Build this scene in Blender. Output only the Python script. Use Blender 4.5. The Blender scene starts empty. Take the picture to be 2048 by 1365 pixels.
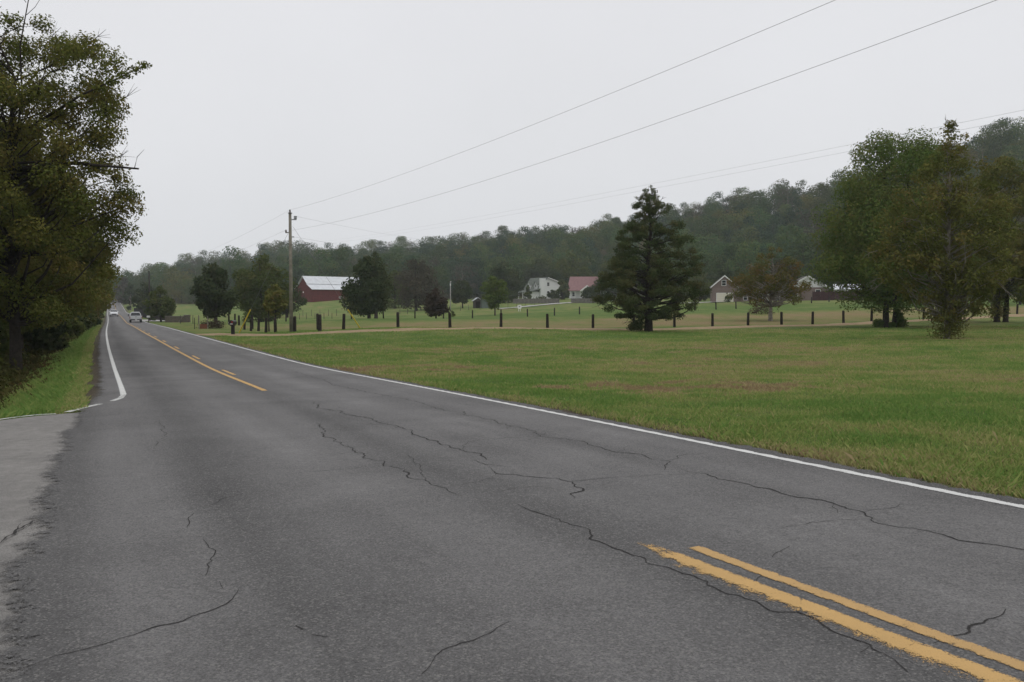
import bpy, math, random
import numpy as np
from mathutils import Vector, Matrix

rng = np.random.default_rng(7)
random.seed(7)
scn = bpy.context.scene
COL = scn.collection
R = math.radians

# ------------------------------------------------------------------ camera model (2048 x 1365 photo)
FPX, HORIZON, EYE = 1650.0, 604.0, 1.6
PITCH = math.atan((682.5 - HORIZON) / FPX)
CP, SP = math.cos(PITCH), math.sin(PITCH)

def at(px, py, d):
    """Point seen at photo pixel (px, py) at depth d."""
    r = (px - 1024.0) / FPX * d
    u = (682.5 - py) / FPX * d
    return np.array([r, d * CP + u * SP, EYE + u * CP - d * SP])

def project(x, y, z):
    z = z - EYE
    d = y * CP - z * SP
    u = z * CP + y * SP
    return 1024 + FPX * x / d, 682.5 - FPX * u / d, d

def sstep(a, b, x):
    t = np.clip((x - a) / (b - a), 0, 1)
    return t * t * (3 - 2 * t)

_hash = np.random.default_rng(3).random((256, 256))
def vnoise(x, y):
    x = np.asarray(x, float); y = np.asarray(y, float)
    xi = np.floor(x).astype(int); yi = np.floor(y).astype(int)
    fx = x - xi; fy = y - yi
    fx = fx * fx * (3 - 2 * fx); fy = fy * fy * (3 - 2 * fy)
    h = lambda a, b: _hash[a & 255, b & 255]
    return (h(xi, yi) * (1 - fx) + h(xi + 1, yi) * fx) * (1 - fy) + (h(xi, yi + 1) * (1 - fx) + h(xi + 1, yi + 1) * fx) * fy
def fbm(x, y, o=4):
    s = 0; a = .5; t = 0
    for i in range(o):
        s = s + a * vnoise(x * 2 ** i + 17 * i, y * 2 ** i + 31 * i); t += a; a *= .5
    return s / t

# ------------------------------------------------------------------ road axis
RW = 6.1
KS = np.array([0, 12, 30, 60, 100, 160, 240, 340, 480, 650.])
KT = np.radians([-28.98, -25.80, -26.80, -26.40, -26.0, -25.95, -26.21, -25.97, -26.11, -26.70])
KZ = np.array([.10, -.137, -.629, -.867, -1.264, -2.075, -2.067, -2.289, .496, 5.498])
SS = np.arange(-60, 900, 1.0)
_k = np.ones(9) / 9
_t = np.convolve(np.pad(np.interp(SS, KS, KT), 4, 'edge'), _k, 'valid')
_zk = np.interp(SS, KS, KZ)
_zk[SS > 650] = 5.5 - 0.03 * (SS[SS > 650] - 650)
_zk[SS < 0] = .10 - 0.012 * SS[SS < 0]
ROADZ = np.convolve(np.pad(_zk, 4, 'edge'), _k, 'valid')
_x = np.cumsum(np.sin(_t)); _y = np.cumsum(np.cos(_t)); _i = int(np.argmin(abs(SS)))
ROADX = _x - _x[_i] + 3.956; ROADY = _y - _y[_i]
NX, NY = np.cos(_t), -np.sin(_t)            # towards the right-hand side

def road_pt(s, o):
    s = np.asarray(s, float)
    i = lambda a: np.interp(s, SS, a)
    return i(ROADX) + i(NX) * o, i(ROADY) + i(NY) * o, i(ROADZ)

def road_coords(x, y):
    x = np.asarray(x, float).ravel(); y = np.asarray(y, float).ravel()
    S = np.empty_like(x); O = np.empty_like(x)
    for a in range(0, len(x), 20000):
        xx = x[a:a + 20000, None]; yy = y[a:a + 20000, None]
        k = np.argmin((xx - ROADX[None]) ** 2 + (yy - ROADY[None]) ** 2, 1)
        dx = xx[:, 0] - ROADX[k]; dy = yy[:, 0] - ROADY[k]
        tx, ty = -NY[k], NX[k]
        S[a:a + 20000] = SS[k] + dx * tx + dy * ty
        O[a:a + 20000] = dx * NX[k] + dy * NY[k]
    return S, O

# ------------------------------------------------------------------ terrain
GP = []
for p in [(640,662,61),(796,656,66),(900,655,69),(1002,655,71),(1186,658,74),(1425,653,78.5),(1686,647,83),(1847,639,92),(2034,628,103),
          (572,643,127),(703,641,128),(830,639,128),(945,637,129),(1055,634.5,130),(1158,630,132),(1432,619,143),(1512,614,155),(1623,607,172),
          (650,601,310),(740,601,305),(1100,598,318),(1165,597,300),(1450,604,205),(1600,601,205),(432,645,114),(738,635,125),(1895,678,46),(1790,656,70),
          (1998,645,78),(1297,664,66),(1900,620,120),(1800,600,185),(2100,600,190),(2300,640,90),(2400,800,14),(2700,690,35),(1700,760,22),(1300,730,28),
          (300,598,430),(450,606,350),(850,601,325),(1050,596.5,345),(1250,592,330),(1400,598,262),(1850,592,232),(2100,590,212),(2500,585,190)]:
    GP.append(at(*p))
RIDGE = [(230,640,556),(300,620,540),(400,600,520),(500,560,510),(600,560,495),(700,560,503),(800,560,490),(900,560,488),(1000,560,466),(1100,540,464),(1200,500,450),(1300,480,428),
         (1400,460,410),(1500,440,390),(1650,420,368),(1800,400,328),(1980,380,268),(2150,370,250),(2500,350,240)]
for px, d, py in RIDGE:
    q = at(px, py, d); q[2] -= 13.0
    GP.append(q)
    q2 = at(px, py, d + 170); q2[2] = q[2] - 4
    GP.append(q2)
for s in list(range(-50, 900, 25)):
    for o in (0, 14, -16):
        x, y, z = road_pt(s, o)
        GP.append(np.array([x, y, z + (0 if o == 0 else (-.15 if s < 60 else -.05))]))
for ang in range(0, 360, 20):
    a = R(ang)
    for rr in (1300,):
        GP.append(np.array([rr * math.sin(a), rr * math.cos(a), 8.0 if abs(ang - 180) > 60 else 0.0]))
GP.append(np.array([-120, 60, -1.0])); GP.append(np.array([-80, 0, .5])); GP.append(np.array([40, -40, .5])); GP.append(np.array([0, -120, .5])); GP.append(np.array([120, -20, .2]))
GP.append(np.array([-250, 250, 0.]))
GP = np.array(GP)
def _phi(r2): return r2 * np.log(r2 + 1e-6) * .5
_n = len(GP); _A = np.zeros((_n + 3, _n + 3)); _P = GP[:, :2] / 100
_A[:_n, :_n] = _phi(((_P[:, None] - _P[None]) ** 2).sum(2)) + np.eye(_n) * .004
_A[:_n, _n] = 1; _A[:_n, _n + 1:] = _P; _A[_n, :_n] = 1; _A[_n + 1:, :_n] = _P.T
_w = np.linalg.solve(_A, np.r_[GP[:, 2], 0, 0, 0])
def tps(x, y):
    p = np.c_[np.ravel(x), np.ravel(y)] / 100.0
    out = np.empty(len(p))
    for a in range(0, len(p), 20000):
        q = p[a:a + 20000]
        out[a:a + 20000] = _phi(((q[:, None] - _P[None]) ** 2).sum(2)) @ _w[:_n] + _w[_n] + q @ _w[_n + 1:]
    return out

EDX = np.array([-60, -25, -12, -9.2, -8.4, -8.17, -8.05, -7.9, -7.62, -6.75]); EDY = np.array([-16, 0.0, 8.4, 11.2, 12.35, 13.0, 13.42, 13.72, 14.0, 14.6])   # far edge of the side road
def beyond_side_road(x, y):
    return np.asarray(y) - np.interp(x, EDX, EDY)

def ground(x, y, detail=True):
    x = np.asarray(x, float); y = np.asarray(y, float); shp = x.shape
    x = x.ravel(); y = y.ravel()
    s, o = road_coords(x, y)
    zr = np.interp(s, SS, ROADZ)
    h = tps(x, y)
    b = np.clip(h, -6, 400)
    tr = sstep(RW / 2 + .3, RW / 2 + 11, o)
    zrgt = (zr - .04) * (1 - tr) + b * tr
    a = -o - RW / 2 - .6
    df = beyond_side_road(x, y)
    dfac = sstep(.2, 5, df)
    ditch = -.04 - dfac * (.75 * sstep(0, 3.2, a) - .55 * sstep(4.5, 10, a))
    tl = sstep(16, 40, -o)
    zl = (zr + ditch) * (1 - tl) + b * tl
    z = np.where(o > 0, zrgt, zl)
    if detail:
        off = np.where(o > 0, o - RW / 2 - .5, (a - .3) * sstep(.3, 1.5, df))
        z = z + sstep(0, 3, off) * (fbm(x * .35, y * .35, 3) - .5) * .16
    return z.reshape(shp)
def gz(x, y): return float(ground(np.array([x]), np.array([y]))[0])
def place(px, d):
    """x, y, z on the ground in the photo column px at depth d."""
    z = 0.0
    for _ in range(6):
        r = (px - 1024.0) / FPX * d
        yy = (d + (z - EYE) * SP) / CP
        z = gz(r, yy)
    return r, yy, z

# ------------------------------------------------------------------ materials
MATS = {}
def new_mat(name):
    m = bpy.data.materials.new(name); m.use_nodes = True
    nt = m.node_tree; nt.nodes.clear()
    out = nt.nodes.new('ShaderNodeOutputMaterial')
    MATS[name] = m
    return m, nt, out
def nd(nt, t, **kw):
    n = nt.nodes.new(t)
    for k, v in kw.items(): setattr(n, k, v)
    return n
def noise(nt, scale, detail=3, rough=.55, vec=None, dist=0.0):
    n = nd(nt, 'ShaderNodeTexNoise'); n.inputs['Scale'].default_value = scale; n.inputs['Detail'].default_value = detail
    n.inputs['Roughness'].default_value = rough; n.inputs['Distortion'].default_value = dist
    if vec is not None: nt.links.new(vec, n.inputs['Vector'])
    return n.outputs['Fac']
def ramp(nt, fac, stops, interp='LINEAR'):
    r = nd(nt, 'ShaderNodeValToRGB'); r.color_ramp.interpolation = interp
    el = r.color_ramp.elements
    while len(el) < len(stops): el.new(.5)
    for e, (p, c) in zip(el, stops):
        e.position = p
        e.color = (c, c, c, 1) if isinstance(c, (int, float)) else (*c, 1)
    nt.links.new(fac, r.inputs['Fac'])
    return r.outputs['Color']
def mixc(nt, fac, a, b, mode='MIX'):
    m = nd(nt, 'ShaderNodeMix', data_type='RGBA', blend_type=mode)
    for sock, v in ((m.inputs[0], fac), (m.inputs[6], a), (m.inputs[7], b)):
        if isinstance(v, (int, float)): sock.default_value = v
        elif isinstance(v, tuple): sock.default_value = (*v, 1)
        else: nt.links.new(v, sock)
    return m.outputs[2]
def math_n(nt, op, a, b=0.0):
    m = nd(nt, 'ShaderNodeMath', operation=op)
    for sock, v in ((m.inputs[0], a), (m.inputs[1], b)):
        if isinstance(v, (int, float)): sock.default_value = v
        else: nt.links.new(v, sock)
    return m.outputs[0]
def bsdf(nt, out, col, rough=.8, spec=.3, metal=0.0, bump=None, bumpd=.02):
    b = nd(nt, 'ShaderNodeBsdfPrincipled')
    if isinstance(col, tuple): b.inputs['Base Color'].default_value = (*col, 1)
    else: nt.links.new(col, b.inputs['Base Color'])
    b.inputs['Roughness'].default_value = rough
    b.inputs['Specular IOR Level'].default_value = spec
    b.inputs['Metallic'].default_value = metal
    if bump is not None:
        bp = nd(nt, 'ShaderNodeBump'); bp.inputs['Strength'].default_value = 1; bp.inputs['Distance'].default_value = bumpd
        nt.links.new(bump, bp.inputs['Height']); nt.links.new(bp.outputs['Normal'], b.inputs['Normal'])
    nt.links.new(b.outputs[0], out.inputs['Surface'])
    return b
def pos(nt): return nd(nt, 'ShaderNodeNewGeometry').outputs['Position']
def objco(nt): return nd(nt, 'ShaderNodeTexCoord').outputs['Object']
def attr(nt, name): return nd(nt, 'ShaderNodeAttribute', attribute_name=name).outputs['Fac']

def simple(name, col, rough=.7, spec=.3, metal=0.0, var=.25, scale=3.0):
    m, nt, out = new_mat(name)
    f = noise(nt, scale, 5, .6, objco(nt))
    lo = tuple(c * (1 - var) for c in col); hi = tuple(min(1, c * (1 + var)) for c in col)
    bsdf(nt, out, ramp(nt, f, [(.3, lo), (.7, hi)]), rough, spec, metal)
    return m

def leafmat(name, cols, trans=.3, vary=.0):
    m, nt, out = new_mat(name)
    c = ramp(nt, attr(nt, 'tint'), [(i / (len(cols) - 1), k) for i, k in enumerate(cols)])
    if vary:
        oi = nd(nt, 'ShaderNodeObjectInfo').outputs['Random']
        hs = nd(nt, 'ShaderNodeHueSaturation')
        nt.links.new(math_n(nt, 'MULTIPLY_ADD', oi, .06), hs.inputs['Hue'])
        hs.inputs['Hue'].links[0].from_node.inputs[2].default_value = .47
        nt.links.new(math_n(nt, 'MULTIPLY_ADD', math_n(nt, 'FRACT', math_n(nt, 'MULTIPLY', oi, 7.31)), vary), hs.inputs['Value'])
        hs.inputs['Value'].links[0].from_node.inputs[2].default_value = 1 - vary / 2
        nt.links.new(c, hs.inputs['Color']); c = hs.outputs['Color']
    d = nd(nt, 'ShaderNodeBsdfDiffuse'); t = nd(nt, 'ShaderNodeBsdfTranslucent'); mx = nd(nt, 'ShaderNodeMixShader')
    nt.links.new(c, d.inputs[0]); nt.links.new(c, t.inputs[0]); mx.inputs[0].default_value = trans
    nt.links.new(d.outputs[0], mx.inputs[1]); nt.links.new(t.outputs[0], mx.inputs[2]); nt.links.new(mx.outputs[0], out.inputs['Surface'])
    return m

# foliage palettes (real leaf colours)
OLIVE = leafmat('leaf_olive', [(.074,.098,.023),(.115,.132,.032),(.152,.146,.038),(.180,.132,.040)])
SYC = leafmat('leaf_sycamore', [(.078,.098,.025),(.115,.128,.033),(.150,.146,.042),(.185,.140,.046)])
SYCD = leafmat('leaf_sycamore_green', [(.060,.106,.025),(.098,.150,.036),(.132,.164,.044),(.155,.140,.046)])
RUST = leafmat('leaf_rust', [(.066,.080,.022),(.098,.104,.028),(.135,.112,.032),(.180,.105,.032)])
CEDAR = leafmat('leaf_cedar', [(.042,.064,.025),(.060,.082,.032),(.080,.094,.036),(.110,.096,.040)], .15)
DARK = leafmat('leaf_dark_evergreen', [(.028,.046,.020),(.040,.058,.024),(.054,.068,.028),(.070,.074,.032)], .15)
GREEN = leafmat('leaf_green', [(.045,.070,.018),(.068,.094,.024),(.090,.108,.030),(.118,.110,.036)])
BRIGHT = leafmat('leaf_bright', [(.060,.100,.022),(.085,.125,.028),(.105,.140,.034),(.130,.140,.040)])
PURPLE = leafmat('leaf_purple', [(.040,.030,.024),(.055,.038,.030),(.060,.048,.032),(.075,.050,.036)])
BROWNISH = leafmat('leaf_thin_brown', [(.050,.048,.034),(.066,.062,.042),(.080,.070,.048),(.095,.076,.050)])
WOODMIX = leafmat('leaf_hill_green', [(.040,.078,.028),(.062,.104,.036),(.084,.118,.040),(.118,.116,.044)], .25, .7)
WOODDARK = leafmat('leaf_hill_dark', [(.020,.048,.028),(.030,.064,.036),(.042,.076,.040),(.056,.080,.042)], .2, .5)
WOODYEL = leafmat('leaf_hill_yellow', [(.085,.105,.030),(.115,.128,.038),(.145,.136,.044),(.170,.120,.046)], .25, .4)
WOODBARE = leafmat('leaf_hill_grey', [(.060,.056,.044),(.075,.068,.052),(.085,.075,.056),(.090,.070,.050)], .2, .4)
WEED = leafmat('leaf_weed', [(.035,.050,.013),(.058,.072,.020),(.082,.072,.026),(.110,.060,.030)])
BRUSH = leafmat('leaf_dead_brush', [(.060,.040,.030),(.085,.058,.042),(.10,.07,.05),(.12,.08,.055)])
BARK = simple('bark_grey_brown', (.075,.062,.050), .95, .1, var=.45, scale=6)
BARKD = simple('bark_dark', (.040,.034,.028), .95, .1, var=.45, scale=6)
BARKP = simple('bark_pale', (.20,.18,.15), .9, .1, var=.5, scale=4)

# ------------------------------------------------------------------ object helpers
def tag(o, label=None, cat=None, group=None, kind=None):
    if label: o['label'] = label
    if cat: o['category'] = cat
    if group: o['group'] = group
    if kind: o['kind'] = kind
    return o
def empty(name, loc, label, cat, group=None, rz=0.0):
    o = bpy.data.objects.new(name, None); COL.objects.link(o)
    o.location = loc; o.rotation_euler = (0, 0, rz); o.empty_display_size = .3
    return tag(o, label, cat, group)
def link(name, me, parent=None, mats=()):
    for m in mats: me.materials.append(m)
    o = bpy.data.objects.new(name, me); COL.objects.link(o)
    if parent is not None: o.parent = parent
    return o
def mesh_np(name, V, F, tint=None, smooth=False, mi=None):
    """V (n,3), F (m,k) one face size."""
    me = bpy.data.meshes.new(name)
    V = np.ascontiguousarray(V, np.float32); F = np.ascontiguousarray(F, np.int32); m, k = F.shape
    me.vertices.add(len(V)); me.vertices.foreach_set('co', V.ravel())
    me.loops.add(m * k); me.loops.foreach_set('vertex_index', F.ravel())
    me.polygons.add(m); me.polygons.foreach_set('loop_start', np.arange(0, m * k, k, dtype=np.int32))
    if mi is not None: me.polygons.foreach_set('material_index', np.ascontiguousarray(mi, np.int32))
    if smooth: me.polygons.foreach_set('use_smooth', np.ones(m, bool))
    if tint is not None:
        for an, av in (tint.items() if isinstance(tint, dict) else (('tint', tint),)):
            a = me.attributes.new(an, 'FLOAT', 'POINT'); a.data.foreach_set('value', np.ascontiguousarray(av, np.float32))
    me.update(calc_edges=True); me.validate()
    return me

class MB:
    """collects quads / polys with a material index each"""
    def __init__(s): s.v = []; s.f = []; s.m = []; s.M = Matrix.Identity(4)
    def add(s, vs, fs, mi=0):
        b = len(s.v)
        s.v += [tuple(s.M @ Vector(v)) for v in vs]
        s.f += [tuple(b + i for i in f) for f in fs]; s.m += [mi] * len(fs)
    def box(s, x0, x1, y0, y1, z0, z1, mi=0):
        vs = [(x, y, z) for z in (z0, z1) for y in (y0, y1) for x in (x0, x1)]
        s.add(vs, [(0,2,3,1),(4,5,7,6),(0,1,5,4),(2,6,7,3),(0,4,6,2),(1,3,7,5)], mi)
    def bbox(s, x0, x1, y0, y1, z0, z1, b=.01, mi=0):
        """box with chamfered edges"""
        import bmesh
        bm = bmesh.new(); bmesh.ops.create_cube(bm, size=1)
        for v in bm.verts: v.co = Vector(((x0+x1)/2 + v.co.x*(x1-x0), (y0+y1)/2 + v.co.y*(y1-y0), (z0+z1)/2 + v.co.z*(z1-z0)))
        bmesh.ops.bevel(bm, geom=bm.edges[:], offset=b, segments=1, affect='EDGES')
        bm.verts.index_update()
        s.add([v.co[:] for v in bm.verts], [[v.index for v in f.verts] for f in bm.faces], mi); bm.free()
    def tube(s, pts, rad, n=6, mi=0, cap=True):
        P = [Vector(p) for p in pts]; K = len(P)
        if not hasattr(rad, '__len__'): rad = [rad] * K
        rings = []
        up = Vector((0, 0, 1))
        for i in range(K):
            t = (P[min(i+1, K-1)] - P[max(i-1, 0)]).normalized()
            a = t.cross(up if abs(t.z) < .95 else Vector((1, 0, 0))).normalized(); b = t.cross(a)
            rings += [P[i] + (a * math.cos(2*math.pi*j/n) + b * math.sin(2*math.pi*j/n)) * rad[i] for j in range(n)]
        fs = [(i*n+j, i*n+(j+1) % n, (i+1)*n+(j+1) % n, (i+1)*n+j) for i in range(K-1) for j in range(n)]
        if cap: fs += [tuple(range(n))[::-1], tuple(range((K-1)*n, K*n))]
        s.add(rings, fs, mi)
    def prism(s, prof, y0, y1, mi=0):
        """profile in (x, z), extruded along y"""
        n = len(prof)
        vs = [(x, y0, z) for x, z in prof] + [(x, y1, z) for x, z in prof]
        s.add(vs, [tuple(range(n))[::-1], tuple(range(n, 2*n))] + [(i, (i+1) % n, n+(i+1) % n, n+i) for i in range(n)], mi)
    def slab(s, q, t, mi=0):
        """quad q (4 points) thickened by t along its normal"""
        q = [Vector(p) for p in q]; nn = (q[1]-q[0]).cross(q[3]-q[0]).normalized() * t
        vs = [p[:] for p in q] + [(p+nn)[:] for p in q]
        s.add(vs, [(3,2,1,0),(4,5,6,7)] + [(i, (i+1) % 4, 4+(i+1) % 4, 4+i) for i in range(4)], mi)
    def mesh(s, name, smooth=False):
        me = bpy.data.meshes.new(name); me.from_pydata(s.v, [], s.f); me.update()
        me.polygons.foreach_set('material_index', s.m)
        if smooth: me.polygons.foreach_set('use_smooth', [True] * len(s.f))
        import bmesh
        bm = bmesh.new(); bm.from_mesh(me); bmesh.ops.recalc_face_normals(bm, faces=bm.faces[:]); bm.to_mesh(me); bm.free()
        return me
    def build(s, name, mats, parent=None, smooth=False):
        return link(name, s.mesh(name, smooth), parent, mats if isinstance(mats, (list, tuple)) else [mats])

# ------------------------------------------------------------------ trees
def leaves(C, n, size, rg, shell=.55, up=.35, aspect=.55, tint_c=None, droop=0.0, out=1.15, rnd=.65, fuzz=.10):
    """leaf quads spread through ellipsoid clusters C (k,6): centre, radii -> V, F, tint"""
    C = np.asarray(C, float); vol = (C[:, 3] * C[:, 4] * C[:, 5]) ** (2 / 3)
    k = rg.choice(len(C), n, p=vol / vol.sum())
    d = rg.normal(size=(n, 3)); d /= np.linalg.norm(d, axis=1, keepdims=True)
    rad = shell + (1 - shell) * rg.random(n) ** .6
    rad = np.where(rg.random(n) < .3, rg.random(n) ** .5, rad) * (1 + fuzz * rg.normal(size=n).clip(-1, 2.2))
    P = C[k, :3] + d * C[k, 3:6] * rad[:, None]
    nrm = d * out + rg.normal(size=(n, 3)) * rnd; nrm[:, 2] += up
    nrm /= np.linalg.norm(nrm, axis=1, keepdims=True)
    a = np.cross(nrm, rg.normal(size=(n, 3))); a[:, 2] -= droop; a /= np.linalg.norm(a, axis=1, keepdims=True) + 1e-9
    b = np.cross(nrm, a)
    sz = size * (.6 + .8 * rg.random(n))[:, None]
    V = np.empty((n, 4, 3)); fold = nrm * sz * .12
    V[:, 0] = P - a * sz; V[:, 1] = P + b * sz * aspect + fold; V[:, 2] = P + a * sz; V[:, 3] = P - b * sz * aspect + fold
    tc = rg.random(len(C)) if tint_c is None else tint_c
    t = np.clip(tc[k] * .55 + rg.random(n) * .45 + (rg.random(n) < .04) * .4, 0, 1)
    return V.reshape(-1, 3), np.arange(n * 4).reshape(-1, 4), np.repeat(t, 4)

def prof_r(prof, t):
    p = np.array(prof); return np.interp(t, p[:, 0], p[:, 1])

def crown_clusters(h0, h1, prof, k, rg, cr=(.16, .28), flat=.8, lean=(0, 0), lop=.25):
    """cluster ellipsoids filling a crown whose radius (m) follows prof over height h0..h1"""
    C = []; rmax = max(p[1] for p in prof)
    ph = rg.random() * 6.28
    area = np.array([prof_r(prof, t) + .15 * rmax for t in np.linspace(0, 1, 41)]); cdf = np.cumsum(area) / area.sum()
    for i in range(k):
        t = float(np.interp(rg.random(), cdf, np.linspace(0, 1, 41)))
        r = prof_r(prof, t)
        a = rg.random() * 6.283
        r *= 1 + lop * math.sin(2 * a + ph) * .5 + lop * math.sin(3 * a + ph * 2 + t * 5) * .5
        rc = rmax * rg.uniform(*cr) * min(1, .40 + .75 * r / rmax)
        rr = max(0, r - rc * .75) * (rg.random() ** .38)
        z = h0 + (h1 - h0) * t
        z = min(z, h1 - rc * flat * .8)
        C.append((rr * math.cos(a) + lean[0] * t, rr * math.sin(a) + lean[1] * t, z, rc, rc, rc * flat))
    return np.array(C)

def limbs(mb, C, hf, tr, H, rg, frac=.6, path=None, thin=1.0, lift=.35):
    """limbs from the trunk to some of the clusters"""
    for c in C:
        if rg.random() > frac: continue
        zb = max(hf, c[2] - lift * math.hypot(c[0], c[1]) - rg.uniform(0, .12) * H)
        zb = min(zb, H * .93)
        bx, by = (0, 0) if path is None else path(zb)
        b = Vector((bx, by, zb)); e = Vector(c[:3]); m = b.lerp(e, .5) + Vector((rg.normal() * .12, rg.normal() * .12, rg.normal() * .1 - .03)) * (e - b).length * .8
        r0 = tr * (1 - zb / H * .85) * rg.uniform(.28, .5) * thin
        m1 = b.lerp(m, .5) + Vector((rg.normal(), rg.normal(), 0)) * .03 * (e-b).length
        mb.tube([b, m1, m, m.lerp(e, .55) + Vector((rg.normal(), rg.normal(), rg.normal())) * .04 * (e-b).length, e], [r0, r0 * .8, r0 * .55, r0 * .35, r0 * .15], 5)

def trunk_path(mb, H, tr, rg, bend=.02, off=(0, 0), lean=(0, 0), n=9, top=.12, flare=1.5):
    P = []; rad = []
    j = rg.normal(size=(n, 2)) * bend * H
    j[0] = 0
    for i in range(n):
        t = i / (n - 1)
        P.append((off[0] + lean[0] * t + j[i, 0] * t, off[1] + lean[1] * t + j[i, 1] * t, H * t - (.25 if i == 0 else 0)))
        rad.append(tr * ((1 - t) * (1 - top) + top) * (flare if i == 0 else 1))
    P.insert(1, tuple(np.array(P[0]) * .8 + np.array(P[1]) * .2)); rad.insert(1, tr * 1.08)
    mb.tube(P, rad, 9)
    Pn = np.array(P)
    return lambda z: (float(np.interp(z, Pn[:, 2], Pn[:, 0])), float(np.interp(z, Pn[:, 2], Pn[:, 1])))

def tree(name, loc, label, cat, H, h0, prof, k, n, size, leaf, bark, tr, seed, group=None, cr=(.16, .28), flat=.8, lop=.25, shell=.55, stems=None, frac=.6,
         bend=.012, droop=0., aspect=.55, extra=None, base=None, twigs=0, thin=1.0, lift=.35):
    rg = np.random.default_rng(seed)
    root = empty(name, loc, label, cat, group, rg.random() * 0)
    C = crown_clusters(h0, H, prof, k, rg, cr, flat, lop=lop)
    if extra is not None: C = np.vstack([C, np.array(extra, float)])
    mb = MB()
    path = None
    for (ox, oy, lx, ly, sc) in (stems or [(0, 0, 0, 0, 1)]):
        p = trunk_path(mb, H * .92, tr * sc, rg, bend, (ox, oy), (lx, ly)); path = path or p
    limbs(mb, C, h0 * .85, tr, H, rg, frac, path, thin, lift)
    for i in range(twigs):
        c = C[rg.integers(len(C))]; d = Vector((c[0], c[1], (c[2] - H * .5) * .8)).normalized()
        d = (d + Vector(rg.normal(size=3)) * .3).normalized(); e = Vector(c[:3])
        L = rg.uniform(.8, 1.8) * c[3]
        mid = e + d * L * .6 + Vector(rg.normal(size=3)) * .08
        mb.tube([e, mid, e + d * L + Vector(rg.normal(size=3)) * .15], [.022, .014, .006], 4)
        for q in range(3):
            mb.tube([mid, mid + (d + Vector(rg.normal(size=3)) * .6).normalized() * L * .45], [.009, .004], 4)
    mb.build('trunk', bark, root, smooth=True)
    V, F, t = leaves(C, n, size, rg, shell, droop=droop, aspect=aspect)
    if base is not None:
        Vb, Fb, tb = leaves(np.array(base, float), int(min(n * .1, 800 * len(base))), size * .8, rg, .1, fuzz=.2)
        F = np.vstack([F, Fb + len(V)]); V = np.vstack([V, Vb]); t = np.r_[t, tb]
    V[:, 2] = np.maximum(V[:, 2], .05)
    link('crown', mesh_np('crown', V, F, t), root, [leaf])
    return root
# ------------------------------------------------------------------ ground colours
def dryness(x, y):
    x = np.asarray(x, float); y = np.asarray(y, float)
    d = .27 + .75 * (fbm(x * .16 + 5, y * .16, 4) - .5) + .75 * (fbm(x * .9, y * .9 + 40, 3) - .5)
    g = lambda cx, cy, sx, sy, a: a * np.exp(-((x - cx) / sx) ** 2 - ((y - cy) / sy) ** 2)
    pat = 2.6 * sstep(.42, .75, fbm(x * 1.3 + 9, y * 1.6, 4))
    d = d + (g(3.6, 18.6, 3.2, 1.7, .8) + g(-2.6, 26.5, 2.6, 2.2, .55) + g(7, 30, 5, 2.5, .25) + g(0, 40, 22, 7, .22) + g(14, 21, 4, 1.0, .2)) * pat
    d = d - g(8, 13.5, 5, 2.2, .10) - g(-22, 63, 7, 6, .25)
    s, o = road_coords(x, y); o = o.reshape(np.shape(x)); s = s.reshape(np.shape(x))
    # tan mown band beyond the drive, greener strip behind it
    fl = np.interp(x / np.maximum(y, 1), [-.30, -.23, -.14, -.08, 0, .1, .24, .40, .50, .61, .9], [60, 60, 65, 68, 70, 73, 78, 82, 91, 102, 130])
    b = y - fl
    b = b + 9 * (fbm(x * .05 + 9, y * .09, 3) - .5)
    dd = .34 * sstep(1, 7, b) * (1 - sstep(30, 46, b)) - .18 * sstep(38, 52, b) * (1 - sstep(80, 100, b))
    dd = dd * np.where(x / np.maximum(y, 1) > .2, 1.1, 1) * (.5 + fbm(x * .06 + 3, y * .12, 3)) * sstep(7, 22, o)
    d = d + np.where(y > 5, dd, 0)
    d = np.where(o < 0, d - .08, d)
    return np.clip(d, 0, 1)

def gmat():
    m, nt, out = new_mat('ground_grass_and_soil')
    P = pos(nt)
    n1 = noise(nt, .5, 5, .6, P); n2 = noise(nt, 5, 5, .65, P); n3 = noise(nt, 40, 3, .7, P)
    f = math_n(nt, 'ADD', attr(nt, 'dry'), math_n(nt, 'MULTIPLY', math_n(nt, 'SUBTRACT', n1, .5), .5))
    f = math_n(nt, 'ADD', f, math_n(nt, 'MULTIPLY', math_n(nt, 'SUBTRACT', n2, .5), .55))
    c = ramp(nt, f, [(.05, (.105, .160, .044)), (.30, (.150, .188, .058)), (.58, (.205, .192, .080)), (.9, (.25, .19, .102))])
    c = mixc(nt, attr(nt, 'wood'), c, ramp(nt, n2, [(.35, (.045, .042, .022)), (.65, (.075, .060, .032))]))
    c = mixc(nt, attr(nt, 'soil'), c, ramp(nt, n3, [(.35, (.075, .062, .045)), (.65, (.15, .125, .095))]))
    c = mixc(nt, .55, c, ramp(nt, n3, [(.25, .45), (.75, 1.45)]), 'MULTIPLY')
    bsdf(nt, out, c, .95, .05, bump=math_n(nt, 'ADD', n2, n3), bumpd=.05)
    return m
GROUND = gmat()

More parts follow.
